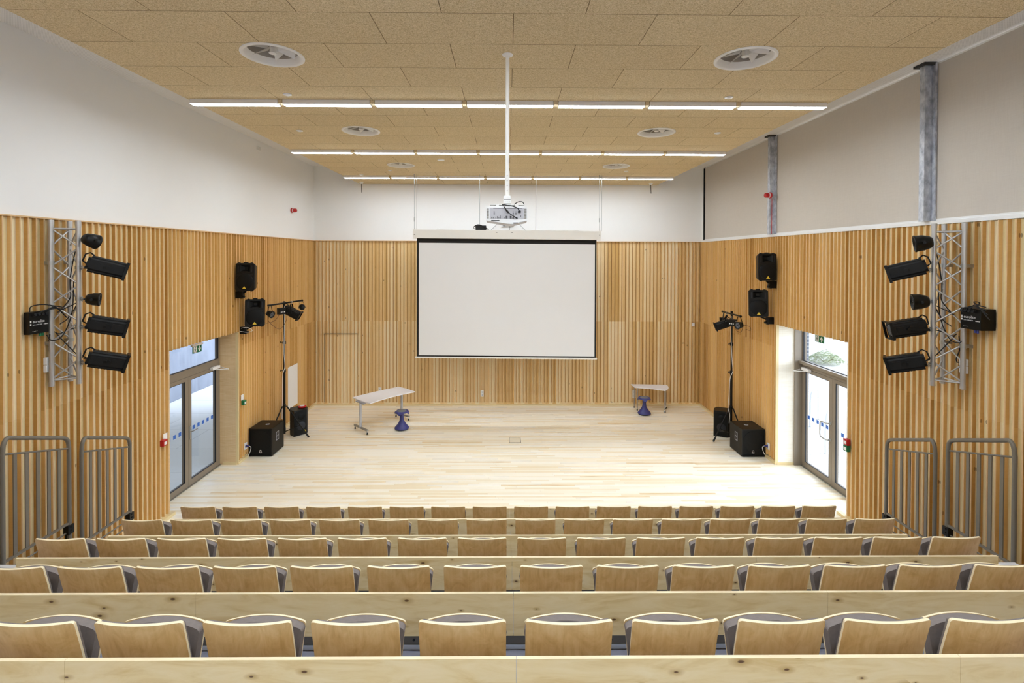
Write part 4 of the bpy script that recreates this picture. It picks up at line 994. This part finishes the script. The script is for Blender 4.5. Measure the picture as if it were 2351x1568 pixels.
# ---------------------------------------------------------------- floor loudspeakers
def sub(lb, x0, x1, y0, dp, s):
    h = .575; t = thing('subwoofer', lb, 'subwoofer', ((x0+x1)/2, y0+dp/2, 0), 0, 'black subwoofers on the stage floor')
    q = MB(); cx = (x0+x1)/2; z0 = .012; q.bbox((cx, y0+.02+dp/2, z0+h/2), (x1-x0, dp-.04, h), None, .012)
    b_ = .022
    for (xa, xb, za, zb) in ((x0+.002, x0+b_, z0, z0+h), (x1-b_, x1-.002, z0, z0+h), (x0+b_, x1-b_, z0, z0+b_), (x0+b_, x1-b_, z0+h-b_, z0+h)): q.box(xa, xb, y0, y0+.05, za, zb)
    for fx in (x0+.05, x1-.05):
        for fy in (y0+.06, y0+dp-.06): q.tube((fx, fy, 0), (fx, fy, z0+.002), .018, 10)
    build(q, 'cabinet', BLACKP, t)
    q = MB(); q.box(x0+b_, x1-b_, y0+.012, y0+.022, z0+b_, z0+h-b_); q.lathe([(.215, .0), (.212, .006), (.205, .0)], (cx, y0+.012, z0+h*.54), Matrix.Rotation(PI/2, 3, 'X'), 40); build(q, 'grille', GRILLE, t)
    q = MB(); xs = x1 if s < 0 else x0; o = -s*.0; hx = xs - s*.0
    e = .004*(1 if s < 0 else -1); yc = y0+dp*.45; zc = z0+h*.60
    q.bbox((xs+e/2, yc, zc), (abs(e)+.001, .12, .18), None, 0); ring = build(q, 'handle_plate', GREYP, t)
    q = MB(); q.box(xs+e*.9, xs+e*1.5, yc-.045, yc+.045, zc-.072, zc-.008); q.box(xs+e*.9, xs+e*1.5, yc-.045, yc+.045, zc+.012, zc+.075); build(q, 'handle_recess', GASKET, t)
    q = MB(); q.lathe([(.045, .0), (.045, .003), (.02, .003), (.016, .0005)], (cx-s*.02, y0+dp*.5, z0+h), None, 24); build(q, 'pole_socket', GREYP, t)
    wm = plain('white_print', '#e6e4e2', .5); q = MB(); zl = z0+.085; yl = y0+.010
    for i in range(14):
        a0 = -PI*.32+i*(PI*1.64)/14; a1 = a0+PI*1.64/14; pts = [(cx+r*math.cos(a), zl+.018+r*math.sin(a)) for r, a in ((.014, a0), (.024, a0), (.024, a1), (.014, a1))]; q.prism(pts, yl, yl+.002, 1)
    q.box(cx-.028, cx-.006, yl, yl+.002, zl-.008, zl); q.box(cx+.006, cx+.028, yl, yl+.002, zl-.008, zl)
    merge(q, text_mb('TURBOSOUND', .0085, (cx, yl, zl-.02), (1, 0, 0), (0, 0, 1))); build(q, 'logo', wm, t, label='small white omega shaped logo')
sub('large black subwoofer on the stage floor against the left wall', -5.385, -4.905, 10.335, .56, -1)
sub('large black subwoofer on the stage floor against the right wall', 4.925, 5.415, 10.30, .56, 1)
def monitor(lb, c, rz, badge):
    t = thing('floor_monitor', lb, 'loudspeaker', c, rz, 'black floor monitors standing upright'); h = .60; o = [(-.19, 0), (.12, 0), (.19, .09), (.13, .34), (-.13, .34), (-.19, .20)]
    q = MB(); q.prism(o, .006, h, 2); q.prism([(x*.9, y*.9+.02) for x, y in o], 0, .006, 2); build(q, 'cabinet', BLACKP, t, False)
    q = MB(); q.box(-.165, .10, -.008, -.001, .05, h-.04); q.lathe([(.075, 0), (.072, .004), (.0001, .002)], (-.02, -.008, h-.16), Matrix.Rotation(PI/2, 3, 'X'), 24); build(q, 'grille', GRILLE, t, False)
    q = MB(); q.lathe([(.10, 0), (.09, .003), (.0001, -.0)], (-.02, -.008, .22), Matrix.Rotation(PI/2, 3, 'X'), 24); build(q, 'cone_ring', GASKET, t, False)
    if badge: q = MB(); q.prism([(.035, .07), (.098, .07), (.0665, .12)], -.013, -.008, 1); build(q, 'badge', YELLOW, t, False, 'small yellow triangular badge')
    return t
monitor('black upright floor monitor with small yellow badge, behind the left stand', (-4.80, 11.60, 0), .84, True)
monitor('black upright floor monitor behind the right stand', (5.02, 11.46, 0), -.45, False)
q = MB(); q.lathe([(.03, 0), (.085, .002), (.09, .02), (.085, .035), (.035, .036), (.03, .03), (.03, 0)], (-4.86, 11.76, .602), None, 22); t = single(q, 'tape_roll', REDP, 'red and white roll lying on top of the left floor monitor', 'tape', None, (-4.86, 11.76, .602))
q = MB(); q.lathe([(.02, 0), (.055, .001), (.058, .010), (.02, .012)], (0, 0, .0365), None, 16); build(q, 'label_disc', WHITEP, t, False)
# sockets and wires at the stage corners
def socket(name, lb, x, y, z, n, w_=.045, h=.13, two=True):
    q = MB(); N = Vector(n); S = Vector((-n[1], n[0], 0)); c = Vector((x, y, z)) + N*.009
    q.bbox(c, (abs(N.x)*.018+abs(S.x)*w_*2, abs(N.y)*.018+abs(S.y)*w_*2, h), None, .003)
    for dz in ((-h*.23, h*.23) if two else (0,)): q.disc(c + N*.009 + Vector((0, 0, dz)), N, .014, .0015, 12, 1)
    return single(q, name, [WHITEP, GREYP], lb, 'socket', 'white wall sockets', (x, y, z-h/2))
yb = YB-FD
socket('wall_socket', 'white double socket low on the back wall below the screen', -.70, yb, .34, (0, -1, 0), .042, .175)
socket('wall_socket', 'white socket on the back wall half hidden by the left table', -3.57, yb, .43, (0, -1, 0), .042, .16)
socket('wall_socket', 'white triple socket on the back wall at the right table leg', 3.58, yb, .33, (0, -1, 0), .045, .23)
socket('wall_socket', 'white socket low on the left wall with a dark plug', XL+FD, 10.22, .27, (1, 0, 0), .045, .13)
socket('wall_socket', 'white socket low on the right wall with a dark plug', XR-FD, 10.20, .27, (-1, 0, 0), .045, .13)
q = MB(); q.bbox((5.24, YB-FD-.012, 2.29), (.08, .024, .09), None, .006); single(q, 'thermostat', WHITEP, 'small white thermostat high on the back wall at the right corner', 'thermostat', None, (5.24, YB-.05, 2.29))
for s, xw, lb in ((-1, XL+FD, 'left'), (1, XR-FD, 'right')):
    q = MB(); q.tube((xw-s*.02, 10.21, .27), (xw-s*.085, 10.21, .275), .017, 10); q.tube((xw-s*.02, 10.21, .27), (xw-s*.03, 10.21, .27), .028, 12); q.curve([(xw-s*.085, 10.21, .275), (xw-s*.13, 10.2, .25), (xw-s*.12, 10.19, .17), (xw-s*.09, 10.17, .1)], .005, 6, 6, 1)
    single(q, 'mains_plug', [BLUEP, WHITEP], 'dark plug with white lead in the %s wall socket beside the subwoofer' % lb, 'plug', None, (xw-s*.02, 10.21, .27))

# ---------------------------------------------------------------- alarm devices, wall plates
def callpoint(name, lb, x, y, z, n, mat, plate=None):
    t = thing(name, lb, 'call point', (x, y, z), 0, 'small red and green call points'); q = MB(); q.bbox((x+n*.03, y, z), (.06, .09, .095), None, .005); build(q, 'case', mat, t)
    q = MB(); q.box(x+n*.0605, x+n*.062, y-.03, y+.03, z-.03, z+.018); build(q, 'press_panel', WHITEP, t)
    if plate: q = MB(); q.box(x+n*.001, x+n*.006, y-.045+plate[0], y+.045+plate[0], z+plate[1], z+plate[2]); build(q, 'white_notice', WHITEP, t)
callpoint('fire_call_point', 'red fire call point with white notice, left wall beside the doors', XL+FD, 7.765, 1.265, 1, REDP, (.075, -.02, .12))
callpoint('door_release', 'green door release under white plate, left wall beyond the doors', XL+FD, 10.12, 1.20, 1, GREENP, (-.01, .055, .165))
callpoint('fire_call_point', 'red fire call point above the green one beside the right doors', XR-FD, 7.80, 1.262, -1, REDP)
callpoint('door_release', 'green door release directly below the red one beside the right doors', XR-FD, 7.80, 1.163, -1, GREENP)
for x, y, z, n, lb in ((XL, 12.52, 5.34, 1, 'red fire alarm sounder high on the white left wall'), (XR-.11, 10.06, 5.46, -1, 'red fire alarm sounder on the slim galvanised column')):
    t = thing('alarm_sounder', lb, 'alarm sounder', (x, y, z), 0, 'red alarm sounders'); R = Matrix.Rotation(n*PI/2, 3, 'Y')
    q = MB(); q.lathe([(.0001, 0), (.06, 0), (.062, .035), (.0001, .036)], (x, y, z), R, 20); build(q, 'base', REDP, t)
    q = MB(); q.lathe([(.05, .036), (.052, .05), (.05, .053)], (x, y, z), R, 20); build(q, 'light_ring', WHITEP, t)
    q = MB(); q.lathe([(.047, .052), (.05, .07), (.047, .12), (.03, .135), (.0001, .137)], (x, y, z), R, 20); build(q, 'sounder_body', REDP, t)
    if n < 0: q = MB(); q.tube((x+.02, y+.005, z-.06), (x+.02, y+.005, 4.67), .006, 6); build(q, 'red_cable', REDP, t)
q = MB()
for i in range(3): q.box(XL+.001, XL+.012, 10.80+i*.06, 10.835+i*.06, 6.50, 6.58)
single(q, 'blank_plates', OFFW, 'three tiny blank plates high on the white left wall', 'wall plate', None, (XL, 10.86, 6.54))
q = MB(); q.box(XL+FD+.001, XL+FD+.012, 12.205, 12.745, .405, 1.44); single(q, 'wall_board', plain('white_board_panel', '#ebe8e2', .6, 0, .01), 'plain white rectangular board low on the left wall behind the stand', 'panel', None, (XL+FD, 12.48, .405))

# ---------------------------------------------------------------- projection screen
t = thing('projection_screen', 'large white projection screen with black border hanging before the back wall', 'projection screen', (0, 12.25, 4.62)); y = 12.25
def slope(x): return -.0065*x
def hb(m, x0, x1, ya, yb_, z0, z1):
    m.poly([(x0, ya, z0+slope(x0)), (x1, ya, z0+slope(x1)), (x1, yb_, z0+slope(x1)), (x0, yb_, z0+slope(x0)), (x0, ya, z1+slope(x0)), (x1, ya, z1+slope(x1)), (x1, yb_, z1+slope(x1)), (x0, yb_, z1+slope(x0))], [(0,3,2,1),(4,5,6,7),(0,1,5,4),(1,2,6,5),(2,3,7,6),(3,0,4,7)])
q = MB(); hb(q, -2.315, 2.29, y-.11, y+.11, 4.625, 4.838); build(q, 'housing', OFFW, t)
for xa_, xb_ in ((-2.315, -2.255), (2.23, 2.29)): q = MB(); hb(q, xa_, xb_, y-.114, y-.11, 4.60, 4.842); build(q, 'end_cap', OFFW, t)
q = MB()
for x in (-2.28, 2.26): q.box(x-.012, x+.012, y-.118, y-.113, 4.72, 4.73)
for x in (-.27, .11): q.box(x-.02, x+.02, y-.113, y-.1095, 4.775, 4.783)
build(q, 'small_slots', DARKM, t)
q = MB(); hb(q, -2.235, 2.205, y, y+.002, 1.70, 4.622); build(q, 'black_border', BORDER, t)
q = MB(); hb(q, -2.19, 2.165, y-.0022, y-.0008, 1.735, 4.515); build(q, 'white_surface', SCREEN, t)
q = MB(); hb(q, -2.275, 2.225, y-.018, y+.02, 1.665, 1.70); build(q, 'bottom_bar', OFFW, t)
for x in (-2.30, -.69, .70, 2.275):
    q = MB(); q.tube((x, y, 4.84), (x, y, ZR-.002), .006, 6)
    if abs(x) > 2: q.tube((x+.055, y+.01, 4.83), (x+.055, y+.01, ZR-.002), .005, 6); q.tube((x, y, ZR-.08), (x, y, ZR-.002), .018, 10); q.tube((x, y, 5.05), (x, y, 5.15), .014, 8)
    build(q, 'suspension_rod', ALU, t)
q = MB(); q.bbox((-.66, y+.02, 4.905), (.26, .14, .11), None, .01); loops = []
for i in range(4): q.curve([(-.8, y, 4.86), (-.84, y, 4.92), (-.74, y-.03, 4.98-.01*i), (-.62, y-.06, 4.95), (-.55+.03*i, y-.05, 4.86)], .006, 6, 6)
single(q, 'cable_bundle', RUBBER, 'coiled black cable bundle lying on the screen housing', 'cable', None, (-.66, y, 4.845))
q = MB(); q.curve([(-1.75, y-.02, 4.86), (-1.7, y-.03, 4.885), (-1.6, y-.02, 4.862), (-.9, y-.02, 4.858)], .005); q.curve([(.6, y-.02, 4.85), (1.4, y-.02, 4.845), (1.75, y-.02, 4.845)], .005)
single(q, 'cable', LAMPH, 'thin pale cable lying along the top of the screen housing', 'cable', None, (0, y, 4.85))
t = thing('socket_strip', 'white socket strip with three black plugs on the back wall above the screen', 'socket', (0, YB-.02, 5.08))
q = MB(); q.bbox((0, YB-.02, 5.08), (.36, .04, .085), None, .006); build(q, 'strip', WHITEP, t)
for i, x in enumerate((-.10, .06, .13)):
    q = MB(); q.bbox((x, YB-.06, 5.08), (.045, .04, .05), None, .006); q.curve([(x, YB-.07, 5.1), (x-.01, YB-.09, 5.16), (x-.15+.15*i, YB-.08, 5.13), (x-.4+.4*i, YB-.06, 4.9)], .004, 6, 6); build(q, 'plug', RUBBER, t)

# ---------------------------------------------------------------- projector on its pole
t = thing('projector', 'white ceiling projector hanging on a long white pole, rear ports toward us', 'projector', (-.005, 4.98, 4.52)); px, py = -.005, 4.98
q = MB(); q.tube((px, py, 5.0), (px, py, ZR), .019, 18); q.tube((px, py, 4.80), (px, py, 5.05), .024, 18); q.lathe([(.019, -.02), (.05, -.012), (.055, 0)], (px, py, ZR), None, 20); build(q, 'pole', OFFW, t)
q = MB()
for z in (4.85, 4.90, 4.95, 5.0): q.disc((px, py-.0235, z), (0, -1, 0), .004, .002, 8)
build(q, 'pole_holes', GASKET, t)
q = MB(); q.bbox((px, py, 4.775), (.072, .07, .05), None, .004); q.bbox((px, py, 4.735), (.078, .10, .03), None, .003); q.box(px-.17, px+.17, py-.09, py+.12, 4.700, 4.706); q.box(px-.11, px-.08, py-.09, py+.1, 4.68, 4.70); q.box(px+.08, px+.11, py-.09, py+.1, 4.68, 4.70); build(q, 'ceiling_mount', WHITEP, t)
q = MB(); q.box(px-.034, px+.034, py-.0515, py-.05, 4.760, 4.766)
for x in (-.02, 0, .02): q.disc((px+x, py-.05, 4.735), (0, -1, 0), .004, .002, 8)
build(q, 'mount_screws', DARKM, t)
cx, ya, yb2 = px-.005, py-.155, py+.17; zt, zb = 4.685, 4.545
q = MB(); prof = [(-.192, zt), (.192, zt), (.200, zt-.015), (.206, zb+.01), (.200, zb-.005), (.06, zb-.038), (.02, zb-.038), (-.12, zb-.015), (-.200, zb-.005), (-.206, zb+.01), (-.200, zt-.015)]
q.prism([(cx+x, z) for x, z in prof], ya+.006, yb2, 1)
q.prism([(cx+x*.985, zb+.055+(z-zb-.055)*.97) for x, z in prof], ya, ya+.006, 1); q.lathe([(.045, .0), (.045, .03), (.038, .03), (.034, .0)], (cx-.1, yb2, 4.62), Matrix.Rotation(-PI/2, 3, 'X'), 20); build(q, 'casing', WHITEP, t)
q = MB(); q.box(cx-.165, cx+.168, ya-.002, ya+.001, zb+.012, zt-.018); build(q, 'port_panel', plain('pale_grey_panel', '#bcbabd', .5), t)
q = MB(); rr = random.Random(5); yy = ya-.003
for x in (-.115, -.10, -.075, -.06, -.045, -.03): q.disc((cx+x-.03, yy, zb+.022), (0, -1, 0), .004, .003, 8); 
for x, z in ((-.06, .034), (-.06, .046), (-.09, .034), (-.045, .030), (-.02, .022)): q.disc((cx+x, yy, zb+z), (0, -1, 0), .0035, .003, 8)
for x, z in ((.0, .022), (.0, .038), (.04, .022), (.04, .038), (.065, .022)): q.box(cx+x-.009, cx+x+.009, yy-.002, yy, zb+z-.004, zb+z+.004)
q.disc((cx+.10, yy, zb+.020), (0, -1, 0), .008, .006, 12); q.disc((cx+.137, yy, zb+.04), (0, -1, 0), .005, .003, 8); q.bbox((cx+.125, yy-.006, zb+.083), (.028, .018, .022), None, .004)
for x in (-.12, .065, .09):
    for z in (.058, .07, .082): q.box(cx+x-.007, cx+x+.007, yy-.001, yy, zb+z-.0022, zb+z+.0022)
q.box(cx-.13, cx+.15, yy-.001, yy, zt-.026, zt-.023); q.box(cx-.15, cx-.07, ya-.002, ya+.0, zb-.007, zb+.001); q.box(cx+.065, cx+.11, ya-.002, ya+.0, zb-.03, zb-.022)
build(q, 'ports', GASKET, t)
q = MB()
for s in (-1, 1):
    for i in range(9): q.box(cx+s*.172, cx+s*.194, yy-.0005, yy+.003, zb+.018+i*.011, zb+.024+i*.011)
build(q, 'vent_slots', plain('vent_shadow_grey', '#77736c', .7), t)
q = MB(); q.curve([(px-.045, py-.10, 4.705), (px-.0, py-.16, 4.69), (px+.04, py-.19, 4.682), (px+.10, ya-.03, 4.66), (cx+.125, ya-.015, 4.632)], .0045)
q.curve([(px-.045, py-.10, 4.705), (px-.02, ya-.02, 4.66), (px+.01, ya-.025, 4.62), (px+.06, ya-.02, 4.585), (cx+.10, ya-.01, 4.565)], .005); q.tube((px-.01, ya-.025, 4.645), (px+.012, ya-.025, 4.618), .009, 10)
q.curve([(px+.07, py-.05, 4.71), (px+.11, py-.05, 4.735), (px+.15, py-.05, 4.735), (px+.17, py-.05, 4.71)], .004); build(q, 'lead', RUBBER, t)

# ---------------------------------------------------------------- stage furniture
def caster(x, y, t, r=.03):
    q = MB(); q.tube((x-.012, y-.006, r), (x+.012, y+.006, r), r, 16); build(q, 'wheel', BLACK, t)
    q = MB(); q.tube((x-.016, y-.008, r), (x+.016, y+.008, r), r*.55, 12); q.tube((x, y, r), (x, y, r*2+.02), .009, 8); q.bbox((x, y, r*1.75), (.02, .03, r*.8), None, .003); build(q, 'caster_fork', WHITEP, t)
def wave_top(c, z, th):
    """outline from control corners with curved sides"""
    pts = []
    for a, b, k in c:
        a, b = Vector(a), Vector(b); d = b-a; n_ = Vector((d.y, -d.x)).normalized()
        for i in range(10): f = i/10; o = a+d*f+n_*k*math.sin(PI*f) if k < 9 else a+d*f; pts.append((o.x, o.y))
    return pts
A, B, C_, D_ = (-3.785, 12.151), (-3.219, 11.647), (-2.355, 12.665), (-2.88, 13.13)
t = thing('wheeled_table', 'white wave-shaped table on two grey column legs with casters, left of the screen', 'table', (-3.08, 12.4, 0))
o = wave_top([(A, B, .03), (B, C_, -.075), (C_, D_, .02), (D_, A, .03)], 0, 0); q = MB(); q.prism(o, .712, .735, 2); build(q, 'table_top', TABLET, t)
for (p, r_, ) in (((-3.685, 12.0), (-3.282, 11.617)), ((-2.90, 12.915), (-2.516, 12.639))):
    p, r_ = Vector((*p, 0)), Vector((*r_, 0)); m_ = p.lerp(r_, .46); q = MB(); q.tube((m_.x, m_.y, .10), (m_.x, m_.y, .69), .030, 14); lg = build(q, 'leg', plain('light_grey_column', '#b9bac0', .4, .2), t)
    q = MB(); dd = (r_-p).normalized(); R = rot_to(dd); q.bbox(p.lerp(r_, .5)+Vector((0, 0, .10)), ((r_-p).length+.04, .045, .035), R, .004); build(q, 'foot_bar', plain('foot_bar_grey', '#8f8d86', .4, .4), lg)
    q = MB(); q.bbox(m_+Vector((0, 0, .70)), (.36, .06, .02), R, .003); build(q, 'top_bracket', GREYP, lg)
    caster(p.x, p.y, t); caster(r_.x, r_.y, t)
q = MB(); q.tube((-3.48, 11.83, .66), (-2.73, 12.79, .66), .014, 10); build(q, 'stretcher', GREYP, t)
t = thing('wheeled_table', 'small crescent-shaped white table on four thin legs against the back wall', 'table', (3.95, 13.4, 0)); z = .64
o = wave_top([((3.46, 13.78), (3.49, 13.45), 0), ((3.49, 13.45), (4.225, 13.14), -.05), ((4.225, 13.14), (4.40, 13.42), .02), ((4.40, 13.42), (4.44, 13.72), .01), ((4.44, 13.72), (3.46, 13.78), 0)], 0, 0)
q = MB(); q.prism(o, z-.022, z, 2); build(q, 'table_top', TABLET, t)
for i, (x, y) in enumerate(((3.545, 13.72), (3.56, 13.46), (4.242, 13.25), (4.395, 13.63))):
    q = MB(); q.tube((x, y, .02 if i < 2 else .075), (x, y, z-.022), .014, 10); lg = build(q, 'leg', plain('leg_grey', '#a9a29a', .4, .3), t)
    if i < 2: q = MB(); q.tube((x, y, 0), (x, y, .03), .019, 10); build(q, 'foot_cap', BLACK, lg)
    else: caster(x, y, t, .028)
def stool(x, y, lb):
    t = thing('wobble_stool', lb, 'stool', (x, y, 0), 0, 'navy blue wobble stools')
    q = MB(); q.lathe([(.0001, .018), (.150, .018), (.170, .028), (.172, .045), (.155, .07), (.115, .115), (.08, .165), (.055, .22), (.047, .28), (.045, .38), (.052, .41), (.075, .425), (.0001, .427)], (x, y, 0), None, 32); build(q, 'stem', BLUEP, t)
    q = MB(); q.lathe([(.0001, 0), (.11, .002), (.158, .014), (.166, .022), (.0001, .022)], (x, y, 0), None, 32); build(q, 'rocking_base', BLACK, t)
    def rf(r, z, a):
        if r < .12: return r
        k = max(0, math.cos(4*a+.6)); return (r*(.97+.05*k), z-.045*k*(r-.12)/.05)
    q = MB(); q.lathe([(.05, .415), (.12, .432), (.155, .425), (.170, .418), (.173, .43), (.160, .448), (.125, .452), (.11, .448), (.0001, .446)], (x, y, 0), None, 48, 0, rf); build(q, 'seat', BLUEP, t)
    q = MB(); q.lathe([(.112, .4475), (.108, .453), (.0001, .455)], (x, y, 0), None, 28); build(q, 'seat_pad', STOOLT, t)
stool(-2.55, 11.99, 'navy blue wobble stool in front of the left wave-shaped table')
stool(3.66, 13.13, 'navy blue wobble stool in front of the small right table')
t = thing('floor_box', 'white floor socket lid with dark frame in the middle of the stage', 'floor box', (.18, 11.26, 0))
q = MB(); q.box(.045, .315, 11.10, 11.42, .0, .003); build(q, 'frame', DARKM, t)
q = MB(); q.box(.057, .303, 11.115, 11.405, .003, .005); build(q, 'lid', plain('pale_wood_lid', '#e6dcc4', .4), t)
